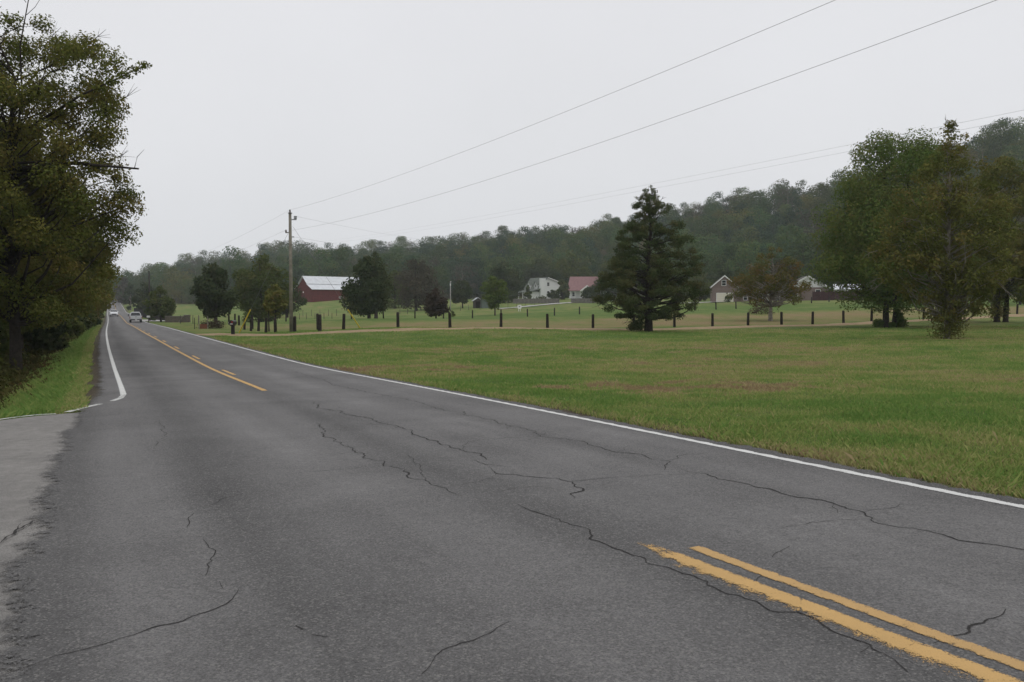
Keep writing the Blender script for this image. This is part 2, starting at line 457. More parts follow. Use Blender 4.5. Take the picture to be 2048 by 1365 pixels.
def build_ground():
    az = np.r_[np.arange(-180, -44, 6.0), np.arange(-44, 40, .3), np.arange(40, 180, 6.0)]
    rr = np.r_[0.4, np.geomspace(1.6, 1000, 225)]
    A, RR = np.meshgrid(np.radians(az), rr, indexing='ij')
    X = RR * np.sin(A); Y = RR * np.cos(A)
    Z = ground(X, Y)
    s, o = road_coords(X, Y); o = o.reshape(X.shape); s = s.reshape(X.shape)
    inside = (o < RW / 2 + .5) & ((o > -RW / 2 - .75) | (beyond_side_road(X, Y) < .2))
    Z = Z - np.where(inside, .0006 * RR, 0)
    dry = dryness(X, Y)
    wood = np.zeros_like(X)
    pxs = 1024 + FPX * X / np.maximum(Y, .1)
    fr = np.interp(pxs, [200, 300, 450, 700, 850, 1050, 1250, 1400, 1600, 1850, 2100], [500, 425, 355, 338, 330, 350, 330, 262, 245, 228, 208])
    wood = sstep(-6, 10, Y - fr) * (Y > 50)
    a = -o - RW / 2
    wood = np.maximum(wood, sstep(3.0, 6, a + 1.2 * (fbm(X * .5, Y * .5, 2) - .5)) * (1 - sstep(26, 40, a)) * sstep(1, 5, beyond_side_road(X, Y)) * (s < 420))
    jit = .5 * (fbm(X * 1.3, Y * 1.3, 3) - .5)
    soil = np.where(o > 0, 1 - sstep(.15, .65, o - RW / 2 + jit), (1 - sstep(.6, 1.1, a + jit)))
    soil = np.where(beyond_side_road(X, Y) < .4, 1, soil) * np.where((o > 0) | (a < 3) | (beyond_side_road(X, Y) < .4), 1, 0)
    soil = np.where((o > 0) & (o > RW / 2 + 1), 0, soil)
    na, nr = X.shape
    idx = np.arange(na * nr).reshape(na, nr)
    i2 = np.r_[np.arange(1, na), 0]
    F = np.stack([idx[:, :-1], idx[i2][:, :-1], idx[i2][:, 1:], idx[:, 1:]], -1).reshape(-1, 4)[:, ::-1]
    V = np.c_[X.ravel(), Y.ravel(), Z.ravel()]
    # close the centre
    c = len(V); V = np.vstack([V, [0, 0, gz(0, 0)]])
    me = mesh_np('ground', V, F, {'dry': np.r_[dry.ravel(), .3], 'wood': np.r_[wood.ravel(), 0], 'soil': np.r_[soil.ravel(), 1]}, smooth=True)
    o_ = link('ground', me, None, [GROUND]); tag(o_, kind='structure')
build_ground()

# ------------------------------------------------------------------ roads
def worn_edge(nt, out, b, alpha):
    tr = nd(nt, 'ShaderNodeBsdfTransparent'); mx = nd(nt, 'ShaderNodeMixShader')
    nt.links.new(alpha, mx.inputs[0]); nt.links.new(tr.outputs[0], mx.inputs[1]); nt.links.new(b.outputs[0], mx.inputs[2]); nt.links.new(mx.outputs[0], out.inputs['Surface'])
def asphalt():
    m, nt, out = new_mat('asphalt')
    P = pos(nt)
    ac, al = attr(nt, 'across'), attr(nt, 'along')
    cmb = nd(nt, 'ShaderNodeCombineXYZ'); nt.links.new(ac, cmb.inputs[0]); nt.links.new(math_n(nt, 'MULTIPLY', al, .09), cmb.inputs[1])
    streak = noise(nt, 1.6, 4, .55, cmb.outputs[0])
    blot = noise(nt, .55, 5, .6, P, .6); fine = noise(nt, 75, 4, .85, P); mid = noise(nt, 20, 5, .7, P)
    v = nd(nt, 'ShaderNodeTexVoronoi', feature='F1'); v.inputs['Scale'].default_value = 95; nt.links.new(P, v.inputs['Vector'])
    chip = nd(nt, 'ShaderNodeSeparateColor'); nt.links.new(v.outputs['Color'], chip.inputs[0])
    col = ramp(nt, streak, [(.28, (.104, .101, .100)), (.72, (.146, .142, .140))])
    col = mixc(nt, .65, col, ramp(nt, blot, [(.3, .74), (.7, 1.26)]), 'MULTIPLY')
    # worn tracks and oil strip, by the distance from the axis
    band = ramp(nt, math_n(nt, 'MULTIPLY_ADD', ac, .1), [(.10, .66), (.14, .78), (.17, 1.10), (.215, 1.0), (.25, .72), (.29, .80), (.35, 1.14), (.42, 1.0), (.465, .72), (.49, .86), (.53, 1.0), (.60, 1.14), (.68, .92), (.74, 1.08), (.802, .98), (.816, .62)])
    band.node.inputs['Fac'].links[0].from_node.inputs[2].default_value = .5
    col = mixc(nt, .95, col, band, 'MULTIPLY')
    col = mixc(nt, .95, col, ramp(nt, fine, [(.32, .40), (.68, 1.65)]), 'MULTIPLY')
    col = mixc(nt, .6, col, ramp(nt, mid, [(.3, .70), (.7, 1.30)]), 'MULTIPLY')
    col = mixc(nt, ramp(nt, chip.outputs[0], [(.86, 0.0), (.93, .5)]), col, (.26, .25, .235))
    # scattered dark specks and stains
    sp = noise(nt, 3.2, 6, .75, P)
    col = mixc(nt, ramp(nt, sp, [(.70, 0.0), (.735, .75)]), col, (.035, .034, .034))
    warp = noise(nt, .8, 3, .6, P)
    ht = math_n(nt, 'ADD', math_n(nt, 'MULTIPLY', fine, 1.0), math_n(nt, 'MULTIPLY', v.outputs['Distance'], -.8))
    b = bsdf(nt, out, col, .82, .28, bump=ht, bumpd=.006)
    al_ = ramp(nt, math_n(nt, 'ADD', math_n(nt, 'MULTIPLY', attr(nt, 'fe'), 2.2), math_n(nt, 'MULTIPLY', math_n(nt, 'SUBTRACT', math_n(nt, 'ADD', math_n(nt, 'MULTIPLY', mid, .5), math_n(nt, 'MULTIPLY', fine, .5)), .5), 2.4)), [(.20, 0.0), (.34, 1.0)])
    worn_edge(nt, out, b, al_)
    return m
ASPH = asphalt()
def old_asphalt():
    m, nt, out = new_mat('old_pale_asphalt')
    P = pos(nt)
    fine = noise(nt, 110, 3, .8, P); mid = noise(nt, 7, 5, .7, P, .5); big = noise(nt, 1.1, 4, .6, P)
    v = nd(nt, 'ShaderNodeTexVoronoi', feature='F1'); v.inputs['Scale'].default_value = 70; nt.links.new(P, v.inputs['Vector'])
    col = ramp(nt, big, [(.3, (.205, .196, .186)), (.7, (.27, .258, .243))])
    col = mixc(nt, .7, col, ramp(nt, mid, [(.3, .72), (.7, 1.2)]), 'MULTIPLY')
    col = mixc(nt, .8, col, ramp(nt, fine, [(.3, .55), (.7, 1.45)]), 'MULTIPLY')
    bsdf(nt, out, col, .88, .2, bump=math_n(nt, 'SUBTRACT', fine, v.outputs['Distance']), bumpd=.008)
    return m
OLDASPH = old_asphalt()

def strip(offs_l, offs_r, s0, s1, ds, nx, dz, T=None):
    """strip along the road; offs may be functions of s. Returns V, F, across, along"""
    S = np.arange(s0, s1, ds) if not hasattr(ds, '__len__') else np.asarray(ds)
    T = np.linspace(0, 1, nx) if T is None else np.asarray(T); nx = len(T)
    L = np.array([offs_l(s) if callable(offs_l) else offs_l for s in S]); Rr = np.array([offs_r(s) if callable(offs_r) else offs_r for s in S])
    O = L[:, None] * (1 - T) + Rr[:, None] * T
    SG = np.repeat(S[:, None], nx, 1)
    x, y, z = road_pt(SG.ravel(), O.ravel())
    V = np.c_[x, y, z + dz]
    i = np.arange(len(S) * nx).reshape(len(S), nx)
    F = np.stack([i[:-1, :-1], i[:-1, 1:], i[1:, 1:], i[1:, :-1]], -1).reshape(-1, 4)
    return V, F, O.ravel(), SG.ravel()

def build_road():
    S = np.r_[np.arange(-45, 2, .3), np.arange(2, 26, .035), np.arange(26, 60, .2), np.arange(60, 120, .8), np.arange(120, 860, 3)]
    lft = lambda s: -RW / 2 - .55 - .36 * (1 - float(sstep(15, 23, s))) - .20 * (float(fbm(s * .9, 3.3, 3)) - .5) - .16 * (float(fbm(s * 6, 8.1, 3)) - .5) - .10 * (float(vnoise(s * 26, 5.)) - .5)
    rgt = lambda s: RW / 2 + .30 + .02 + .20 * float(fbm(s * 1.1, 7.7, 4) - .5) + .08 * (float(vnoise(s * 9, 5.)) - .5)
    TC = np.r_[0, .014, .028, .045, .07, .10, np.linspace(.16, .96, 11), .985, 1]
    V, F, ac, al = strip(lft, rgt, 0, 0, S, 0, 0.0, TC)
    fe = np.tile(np.minimum(TC, (1 - TC) * 2.5) * 7.0, len(S))
    me = mesh_np('road', V, F, {'across': ac, 'along': al, 'fe': fe})
    rd = tag(link('road', me, None, [ASPH]), kind='structure')
    return rd
ROAD = build_road()

def build_side_road():
    # pale old surface that runs under the ragged left edge of the main road
    n = 60; m = 26
    xs = []
    fp = np.c_[np.r_[-5.6, EDX[::-1]], np.r_[15.0, EDY[::-1]]]
    fd = np.r_[0, np.cumsum(np.linalg.norm(np.diff(fp, axis=0), axis=1))]
    for t in np.linspace(0, 1, n):
        # far edge -> near edge of the side road
        u = fd[-1] * t ** 2.2; far = np.array([np.interp(u, fd, fp[:, 0]), np.interp(u, fd, fp[:, 1])])
        near = np.array([6.0 - 46 * t, -14.0 - 8 * t])
        for q in np.linspace(0, 1, m):
            xs.append(far * (1 - q) + near * q)
    P = np.array(xs)
    s, o = road_coords(P[:, 0], P[:, 1]); z = np.interp(s, SS, ROADZ) - .012
    P3 = np.c_[P, z]
    i = np.arange(n * m).reshape(n, m)
    F = np.stack([i[:-1, :-1], i[:-1, 1:], i[1:, 1:], i[1:, :-1]], -1).reshape(-1, 4)
    tag(link('side_road', mesh_np('side_road', P3, F), None, [OLDASPH]), kind='structure')
build_side_road()

def S_of(px, py):
    """road station / offset of a photo pixel lying on the road"""
    d = 3 + 0 * 1.0
    lo, hi = 2.0, 400.0
    for _ in range(50):
        mid = (lo * hi) ** .5
        p = at(px, py, mid); s, o = road_coords([p[0]], [p[1]])
        if p[2] > np.interp(s[0], SS, ROADZ): lo = mid
        else: hi = mid
    return float(s[0]), float(o[0])
def paint(name, col, wear, dirt, crack=0.0):
    m, nt, out = new_mat(name)
    P = pos(nt)
    a = noise(nt, 26, 5, .75, P); f = noise(nt, 150, 2, .8, P); b = noise(nt, 3, 4, .6, P)
    c = mixc(nt, .6, col, ramp(nt, b, [(.3, .82), (.7, 1.12)]), 'MULTIPLY')
    c = mixc(nt, .5, c, ramp(nt, f, [(.3, .7), (.7, 1.2)]), 'MULTIPLY')
    c = mixc(nt, .35, c, dirt)
    bs = bsdf(nt, out, c, .78, .2, bump=f, bumpd=.003)
    m2 = noise(nt, 9, 4, .7, P)
    nn = math_n(nt, 'ADD', math_n(nt, 'MULTIPLY', math_n(nt, 'SUBTRACT', m2, .5), 2.3), math_n(nt, 'ADD', math_n(nt, 'MULTIPLY', math_n(nt, 'SUBTRACT', a, .5), 1.5), math_n(nt, 'MULTIPLY', math_n(nt, 'SUBTRACT', f, .5), 3.0)))
    v = nd(nt, 'ShaderNodeTexVoronoi', feature='DISTANCE_TO_EDGE'); v.inputs['Scale'].default_value = 4.5; nt.links.new(P, v.inputs['Vector'])
    ck = ramp(nt, v.outputs['Distance'], [(.0, .85), (.022, 0.0)])
    e = math_n(nt, 'SUBTRACT', math_n(nt, 'ADD', attr(nt, 'edge'), nn), math_n(nt, 'MULTIPLY', ck, crack))
    worn_edge(nt, out, bs, ramp(nt, e, [(wear, 0.0), (wear + .14, 1.0)]))
    return m
YEL = paint('yellow_road_paint', (.62, .375, .125), .12, (.40, .29, .16), .55)
YEL2 = paint('yellow_road_paint_worn', (.58, .35, .125), .26, (.36, .27, .16))
WHT = paint('white_road_paint', (.70, .70, .68), .10, (.52, .52, .50))
CRK = simple('crack_dark_grey', (.042, .040, .039), .95, .05, var=.3, scale=20)  # flat dark grey for the crack strips laid on the asphalt

def line(name, mat, segs, label=None):
    """segs: list of (offset function centre, half width, S array, jitter)"""
    VV = []; FF = []; EE = []; b = 0
    for c, hw, S, j, jl in segs:
        wide = .11 if jl > .055 else 0.0
        lo = lambda s: c(s) - hw - wide + jl * .3 * float(fbm(s * 7, 1.7, 4) - .5)
        hi = lambda s: c(s) + hw + j * .4 * (float(fbm(s * 6, 9.1, 3) - .5)) + (.011 * math.sin(s * 18.0) if name == 'edge_line' and hw < .06 and s < 40 else 0)
        if wide: T = [0, .20, .36, .46, .58, .86, 1]; E = [-.75, -.30, .0, .40, 1, 1, .05]
        else: T = [0, .12, .3, .7, .88, 1]; E = [.0, .55, 1, 1, .55, .0]
        V, F, _, _ = strip(lo, hi, 0, 0, S, 0, .0045, T)
        e = np.tile(E, (len(S), 1)); far = np.clip((np.asarray(S) - 30) / 30, 0, 1)[:, None]; e = e * (1 - far) + far * np.maximum(e, .9)
        if wide: e = e - np.clip((np.asarray(S) - sa + .30) * 2.5, 0, 3)[:, None]
        VV.append(V); FF.append(F + b); EE.append(e.ravel()); b += len(V)
    o = link(name, mesh_np(name, np.vstack(VV), np.vstack(FF), {'edge': np.concatenate(EE)}), ROAD, [mat])
    if label: o['label'] = label
    return o
near_r = np.arange(-40, 60, .08); far_r = np.arange(60, 800, 2.0)
wob = lambda s: .018 * math.sin(s * 2 * math.pi / .42)
lineR = lambda s: RW / 2 + .02 + .03 * float(fbm(s * .1, 2.2, 2) - .5)
line('edge_line', WHT, [(lineR, .058, np.r_[np.arange(-40, 0, .3), np.arange(0, 30, .05), np.arange(30, 60, .3), far_r], .02, .05)])
lineL = lambda s: -RW / 2 + .02
line('edge_line', WHT, [(lineL, .062, np.r_[np.arange(S_of(245, 790)[0], 60, .2), far_r], .02, .02)])
# thin curved line round the corner and along the edge of the side road
def corner_line():
    cx, cy, _ = road_pt(17.6, -RW / 2 + .02)
    def wp(px, py):
        s, o = S_of(px, py); x, y, z = road_pt(s, o); return float(x), float(y)
    pts = [wp(*q) for q in ((246, 786), (246, 792), (241, 797), (230, 801), (217, 805), (190, 811), (160, 818), (131, 826))]
    pts2 = [wp(*q) for q in ((112, 828.5), (80, 830), (40, 834), (0, 839.5), (-60, 849))]
    mb_v = []; mb_f = []
    for pl, w, g in ((pts, .055, 1), (pts2, .045, 0)):
        pl = np.array(pl); d = np.r_[0, np.cumsum(np.linalg.norm(np.diff(pl, axis=0), axis=1))]
        q = np.arange(0, d[-1], .12); X = np.interp(q, d, pl[:, 0]); Y = np.interp(q, d, pl[:, 1])
        tx = np.gradient(X); ty = np.gradient(Y); L = np.hypot(tx, ty); nx = -ty / L; ny = tx / L
        for k in range(len(q) - 1):
            if g and .50 < q[k] / d[-1] < .62: continue
            b = len(mb_v)
            for kk in (k, k + 1):
                for sgn in (-1, 1):
                    ww = w * (1 + .35 * (vnoise(q[kk] * 6, sgn * 3.) - .5))
                    x = X[kk] + nx[kk] * ww * sgn; y = Y[kk] + ny[kk] * ww * sgn
                    s, o = road_coords([x], [y]); mb_v.append((x, y, float(np.interp(s[0], SS, ROADZ)) + .005))
            mb_f.append((b, b + 1, b + 3, b + 2))
    link('edge_line', mesh_np('edge_line', np.array(mb_v), np.array(mb_f), {'edge': np.full(len(mb_v), .32)}), ROAD, [WHT])
corner_line()

sa, oa = S_of(1320, 1101); sb, ob = S_of(1987, 1354); sc, oc = S_of(1386, 1095); sd, od = S_of(2048, 1335); se, oe = S_of(530, 782); sf, of_ = S_of(400, 726.4)
print('yellow stations', (sa, oa), (sb, ob), (sc, oc), (sd, od), (se, oe), (sf, of_))
yl = lambda s: float(np.interp(s, [sb, sa], [ob, oa])); yr = lambda s: float(np.interp(s, [sd, sc], [od, oc]))
ylf = lambda s: float(np.interp(s, [se, sf, 60], [oe, of_, -.10]))
Sn = np.arange(-30, sa + .25, .04); Sn2 = np.arange(-30, sc, .04)
taper = lambda f, e: (lambda s: f(s))
line('centre_line', YEL, [(yl, .066, Sn, .03, .07)])
line('centre_line', YEL2, [(yr, .056, Sn2, .03, .03)])
line('centre_line', YEL, [(ylf, .065, np.r_[np.arange(se, 60, .2), np.arange(60, 800, 2.0)], .02, .02)])
dash = []
for k in range(14):
    s0 = S_of(474, 750)[0] + 9.6 * k
    dash.append((lambda s: ylf(s) + .24, .055, np.arange(s0, s0 + 3.0, .25), .02, .02))
line('centre_line', YEL, dash)
def z1(pts, ox, oy, sc): return [(ox + x / sc, oy + y / sc) for x, y in pts]
A = lambda p: z1(p, 500, 680, 2.048); B = lambda p: z1(p, 1200, 1060, 2.415); Cc = lambda p: z1(p, 0, 780, 2.334)
CRACKS = [
 (A([(260,255),(285,265),(275,280),(310,285),(370,292),(385,305),(450,315),(520,330),(560,345),(620,360),(650,375),(660,388),(720,403),(760,415),(800,432),(870,450),(920,462),(950,468),(970,492)]), 1.3),
 (A([(910,492),(960,505),(1010,513),(1075,520)]), .8),
 (A([(985,525),(1010,545),(1080,552),(1170,560),(1260,572),(1325,580),(1340,600),(1375,615),(1370,622),(1315,630),(1330,650)]), 1.2),
 (A([(1325,580),(1440,568),(1560,562),(1700,555),(1830,548)]), .6),
 (A([(1765,532),(1850,550),(1950,575),(2048,600)]) + [(1570,985),(1640,1000),(1700,1013),(1725,1025),(1760,1045),(1850,1065),(1930,1085),(2000,1097),(2048,1102),(2200,1120)], 1.1),
 (A([(740,275),(800,290),(870,295),(920,315),(990,330),(1040,345),(1090,358),(1150,372),(1185,395),(1300,405),(1400,430),(1450,445),(1520,462),(1600,470),(1640,490),(1705,500),(1700,520),(1695,535)]), .9),
 (A([(1185,395),(1210,380)]), .7), (A([(1185,395),(1150,410),(1050,422)]), .45), (A([(1700,498),(1790,470),(1880,464)]), .45),
 (A([(150,118),(240,148),(300,165),(340,185),(440,205),(550,228),(650,245),(760,275)]), .8),
 (A([(270,340),(300,360),(300,395),(340,415),(400,440),(450,460),(480,478),(540,500),(550,517),(640,535),(655,565),(720,580),(780,600),(830,618),(845,635),(875,640)]), 1.0),
 (A([(150,553),(270,540),(400,528),(480,520)]), .45), (A([(1030,620),(1090,607),(1200,600)]), .7), (A([(415,346),(480,344),(555,350)]), .8),
 (A([(1095,675),(1115,695),(1190,715),(1270,745),(1320,760),(1360,770),(1390,795),(1400,820),(1440,830),(1480,845)]) + B([(160,115),(250,165),(330,195),(440,220),(490,270),(560,290),(680,315),(780,350),(850,390),(950,415),(1030,445),(1100,485),(1200,515),(1270,545),(1310,575),(1380,600),(1450,640),(1500,690)]), .9),
 (B([(1600,550),(1720,500),(1740,495),(1830,450),(1900,430),(1945,405),(1960,385)]), .8),
 (B([(830,135),(835,110),(900,90),(915,80)]), .7), (B([(890,50),(930,45),(970,42)]), .6),
 (Cc([(0,1340),(100,1300),(250,1245),(350,1215),(450,1195),(560,1165),(650,1140),(760,1110),(880,1070),(935,1045),(1080,1005),(1100,985),(1120,930)]), .6),
 (Cc([(905,575),(895,610),(870,645)]), .7), (Cc([(950,700),(975,745),(990,800),(955,870)]), .35), (Cc([(1030,895),(1040,930)]), .5),
 (Cc([(720,135),(760,170),(775,230),(720,265)]), .4), (Cc([(950,545),(1000,535),(1140,480)]), .4), (Cc([(680,397),(780,390)]), .4),
 ([(1020,1245),(950,1280),(900,1310),(880,1325),(845,1350)], .5), ([(1560,1058),(1620,1045),(1700,1040),(1740,1042)], .4),
 (Cc([(0,720),(30,690),(70,650),(100,625)]), 1.6), (Cc([(60,665),(100,640),(150,610),(180,618)]), 3.5), ([(592,1252), (606,1260)], 3.2), ([(622,1270), (640,1274), (655,1275)], 3.0),
 (A([(640,470),(700,520),(720,580)]), .3), (A([(870,450),(900,420),(1000,405),(1185,395)]), .3), (A([(1010,545),(960,580),(845,600)]), .3), (A([(1500,462),(1560,430),(1640,425)]), .3), (B([(700,300),(760,240),(900,200)]), .3), ([(1725,1025),(1800,1010),(1880,1012)], .35),
]
def build_cracks():
    V = []; F = []; rg = np.random.default_rng(12)
    def run(xy, w, spur=True):
        xy = np.array(xy); d = np.r_[0, np.cumsum(np.linalg.norm(np.diff(xy, axis=0), axis=1))]
        step = .035; q = np.arange(0, d[-1] + step, step); n = len(q)
        if n < 4: return
        X = np.interp(q, d, xy[:, 0]); Y = np.interp(q, d, xy[:, 1])
        tx = np.gradient(X); ty = np.gradient(Y); L = np.hypot(tx, ty) + 1e-9; nx = -ty / L; ny = tx / L
        off = (fbm(q * 2.1 + rg.random() * 99, q * 0 + 3, 4) - .5) * .14 + (vnoise(q * 7 + rg.random() * 99, q * 0) - .5) * .07 + (vnoise(q * 17 + rg.random() * 99, q * 0) - .5) * .03
        ed = np.clip(np.minimum(q, d[-1] - q) / .3, .15, 1)
        ww = .0050 * w * ed * np.clip(.45 + 1.0 * vnoise(q * 3.1 + rg.random() * 99, q * 0 + 1.), .15, 2) + .0012
        wl = ww * (.5 + 1.0 * vnoise(q * 13 + 7, q * 0 + 3.)); wr = ww * (.5 + 1.0 * vnoise(q * 13 + 31, q * 0 + 9.))
        X = X + nx * off * ed; Y = Y + ny * off * ed
        s, o = road_coords(X, Y); Z = np.interp(s, SS, ROADZ) + .0032
        b = len(V)
        for k in range(n):
            V.append((X[k] - nx[k] * wl[k], Y[k] - ny[k] * wl[k], Z[k])); V.append((X[k] + nx[k] * wr[k], Y[k] + ny[k] * wr[k], Z[k]))
        F.extend((b + 2*k, b + 2*k + 1, b + 2*k + 3, b + 2*k + 2) for k in range(n - 1))
        if spur:
            for _ in range(int(d[-1] * .7)):
                k = rg.integers(n); a = math.atan2(ty[k], tx[k]) + rg.choice([-1, 1]) * rg.uniform(.5, 1.3); l = rg.uniform(.08, .4)
                run([(X[k], Y[k]), (X[k] + l * math.cos(a), Y[k] + l * math.sin(a))], w * .5, False)
    for pts, w in CRACKS:
        xy = []
        for px, py in pts:
            s, o = S_of(px, py); x, y, z = road_pt(s, o); xy.append((float(x), float(y)))
        run(xy, w)
    link('crack', mesh_np('crack', np.array(V), np.array(F)), ROAD, [CRK])
build_cracks()

# gravel drive in front of the fence, concrete drives further off
def path_strip(name, pxd, width, mat, dz=.03, step=.8):
    P = np.array([place(px, d)[:2] for px, d in pxd]); d = np.r_[0, np.cumsum(np.linalg.norm(np.diff(P, axis=0), axis=1))]
    q = np.arange(0, d[-1], step); X = np.interp(q, d, P[:, 0]); Y = np.interp(q, d, P[:, 1])
    kk = np.ones(7) / 7
    X = np.convolve(np.pad(X, 3, 'edge'), kk, 'valid'); Y = np.convolve(np.pad(Y, 3, 'edge'), kk, 'valid')
    tx = np.gradient(X); ty = np.gradient(Y); L = np.hypot(tx, ty); nx = -ty / L; ny = tx / L
    T = np.linspace(-1, 1, 7); V = []
    for t in T:
        w = width / 2 * t + (.25 * (fbm(q * .6, q * 0 + t * 7, 3) - .5) if abs(t) == 1 else 0)
        V.append(np.c_[X + nx * w, Y + ny * w])
    V = np.stack(V, 1).reshape(-1, 2); z = ground(V[:, 0], V[:, 1]) + dz - .05 * (np.tile(abs(T), len(q)) == 1)
    i = np.arange(len(V)).reshape(len(q), 7)
    F = np.stack([i[:-1, :-1], i[:-1, 1:], i[1:, 1:], i[1:, :-1]], -1).reshape(-1, 4)[:, ::-1]
    return tag(link(name, mesh_np(name, np.c_[V, z], F), None, [mat]), kind='structure')
def gravel():
    m, nt, out = new_mat('tan_gravel'); P = pos(nt)
    n1 = noise(nt, 1.2, 4, .6, P); n2 = noise(nt, 18, 4, .7, P)
    c = ramp(nt, n1, [(.3, (.23, .165, .095)), (.7, (.36, .27, .165))]); c = mixc(nt, .7, c, ramp(nt, n2, [(.3, .6), (.7, 1.35)]), 'MULTIPLY')
    bsdf(nt, out, c, .95, .1, bump=n2, bumpd=.03); return m
GRAV = gravel()
CONC = simple('pale_concrete', (.42, .41, .39), .9, .2, var=.15, scale=1.0)
DRIVE = [(405, 67.5), (440, 66), (500, 62.5), (560, 60), (640, 59), (796, 63), (900, 65.5), (1002, 68), (1186, 70.5), (1349, 72.5), (1425, 75.5), (1563, 77.5), (1686, 80), (1847, 88.5), (2034, 99), (2200, 116)]
path_strip('gravel_drive', DRIVE, 3.2, GRAV, .05)
path_strip('concrete_drive', [(990, 205), (1030, 212), (1065, 225), (1110, 240), (1160, 252), (1230, 262)], 3.2, CONC, .22)
path_strip('concrete_drive', [(1250, 205), (1310, 200), (1385, 196), (1425, 200), (1450, 203)], 4.5, CONC, .2)
path_strip('entrance_drive', [(286, 168), (310, 158), (350, 156), (372, 157)], 4.0, CONC, .1)
# ------------------------------------------------------------------ grass and weeds
def grassmat():
    m, nt, out = new_mat('grass_blades')
    c = ramp(nt, attr(nt, 'tint'), [(.0, (.155, .270, .066)), (.28, (.265, .335, .098)), (.55, (.375, .360, .150)), (.8, (.42, .345, .185)), (1, (.31, .225, .135))])
    d = nd(nt, 'ShaderNodeBsdfDiffuse'); t = nd(nt, 'ShaderNodeBsdfTranslucent'); mx = nd(nt, 'ShaderNodeMixShader'); mx.inputs[0].default_value = .3
    nt.links.new(c, d.inputs[0]); nt.links.new(c, t.inputs[0]); nt.links.new(d.outputs[0], mx.inputs[1]); nt.links.new(t.outputs[0], mx.inputs[2]); nt.links.new(mx.outputs[0], out.inputs['Surface'])
    return m
GRASS = grassmat()
DRX = np.array([place(px, d)[:2] for px, d in DRIVE])
def drive_dist(x, y):
    best = np.full(len(x), 1e9)
    for a, b in zip(DRX[:-1], DRX[1:]):
        d = b - a; t = np.clip(((x - a[0]) * d[0] + (y - a[1]) * d[1]) / (d @ d), 0, 1)
        best = np.minimum(best, np.hypot(x - a[0] - d[0] * t, y - a[1] - d[1] * t))
    return best
def blades(x, y, h, w, tint, rg, lean=.5):
    n = len(x); z = ground(x, y) - .01
    a = rg.random(n) * 6.283; la = rg.random(n) * 6.283; l = h * lean * rg.random(n)
    dx, dy = np.cos(a) * w, np.sin(a) * w; lx, ly = np.cos(la) * l, np.sin(la) * l
    V = np.empty((n, 4, 3))
    V[:, 0] = np.c_[x - dx, y - dy, z]; V[:, 1] = np.c_[x + dx, y + dy, z]
    V[:, 2] = np.c_[x + lx * .45 + dx * .6, y + ly * .45 + dy * .6, z + h * .6]; V[:, 3] = np.c_[x + lx, y + ly, z + h * (1 - .3 * lean * rg.random(n))]
    return V.reshape(-1, 3), np.repeat(tint, 4)
def build_grass():
    rg = np.random.default_rng(21)
    out = []
    # right-hand field
    n = 860000
    y = 4.0 * (70 / 4.0) ** (rg.random(n) ** .92); x = y * rg.uniform(-.36, .72 + 3.0 / y, n)
    s, o = road_coords(x, y)
    e = o - RW / 2 - .30 - .3 * fbm(x * 1.1, y * 1.1, 3)
    clump = fbm(x * 1.7, y * 1.7, 3)
    ok = (e > -.02) & (drive_dist(x, y) > 1.35 + .5 * vnoise(x, y)) & (rg.random(n) < .35 + 1.1 * clump)
    x, y, e, clump = x[ok], y[ok], e[ok], clump[ok]
    d = np.hypot(x, y)
    tint = np.clip(dryness(x, y) + rg.normal(size=len(x)) * .17 + .50 * (1 - sstep(.05, .6, e)) * rg.random(len(x)), 0, 1)
    h = (.035 + .075 * clump * rg.random(len(x)) + .05 * (e < .6) * rg.random(len(x)) + .10 * (rg.random(len(x)) < .004)) * (1 + d / 120)
    w = .0020 * (1 + d / 7)
    out.append(blades(x, y, h, w, tint, rg, .9))
    # verge on the left
    n = 230000
    s = 11 + 110 * rg.random(n) ** 2.0; o = -RW / 2 - .5 - 5.2 * rg.random(n) ** 1.3 * np.clip(.62 + .012 * s, .6, 1.2)
    x, y, _ = road_pt(s, o)
    df = beyond_side_road(x, y)
    clump = fbm(x * 1.3, y * 1.3, 3); a = -o - RW / 2
    ok = (df > .12 + .25 * vnoise(x * 3, y * 3)) & (a > .58 + .3 * fbm(s * .9, s * 0, 3)) & (rg.random(n) < 1.25 - .22 * a)
    x, y, a, clump, s, df = x[ok], y[ok], a[ok], clump[ok], s[ok], df[ok]
    tint = np.clip(.10 + .3 * (clump - .5) + rg.normal(size=len(x)) * .12 + .35 * sstep(1.9, 4.2, a + (clump - .5) * 2) + .5 * (a < 1.1) * rg.random(len(x)), 0, 1)
    h = (.05 + .22 * clump * rg.random(len(x)) * sstep(.5, 1.8, a) + .10 * rg.random(len(x))) * sstep(-.6, 1.2, df)
    out.append(blades(x, y, h, .0032 * (1 + np.hypot(x, y) / 14), tint, rg, .9))
    V = np.vstack([a for a, _ in out]); t = np.concatenate([b for _, b in out])
    F = np.arange(len(V)).reshape(-1, 4)
    tag(link('grass', mesh_np('grass', V, F, t), None, [GRASS]), 'short green and straw coloured grass on the field and the verge', 'grass', kind='stuff')
build_grass()

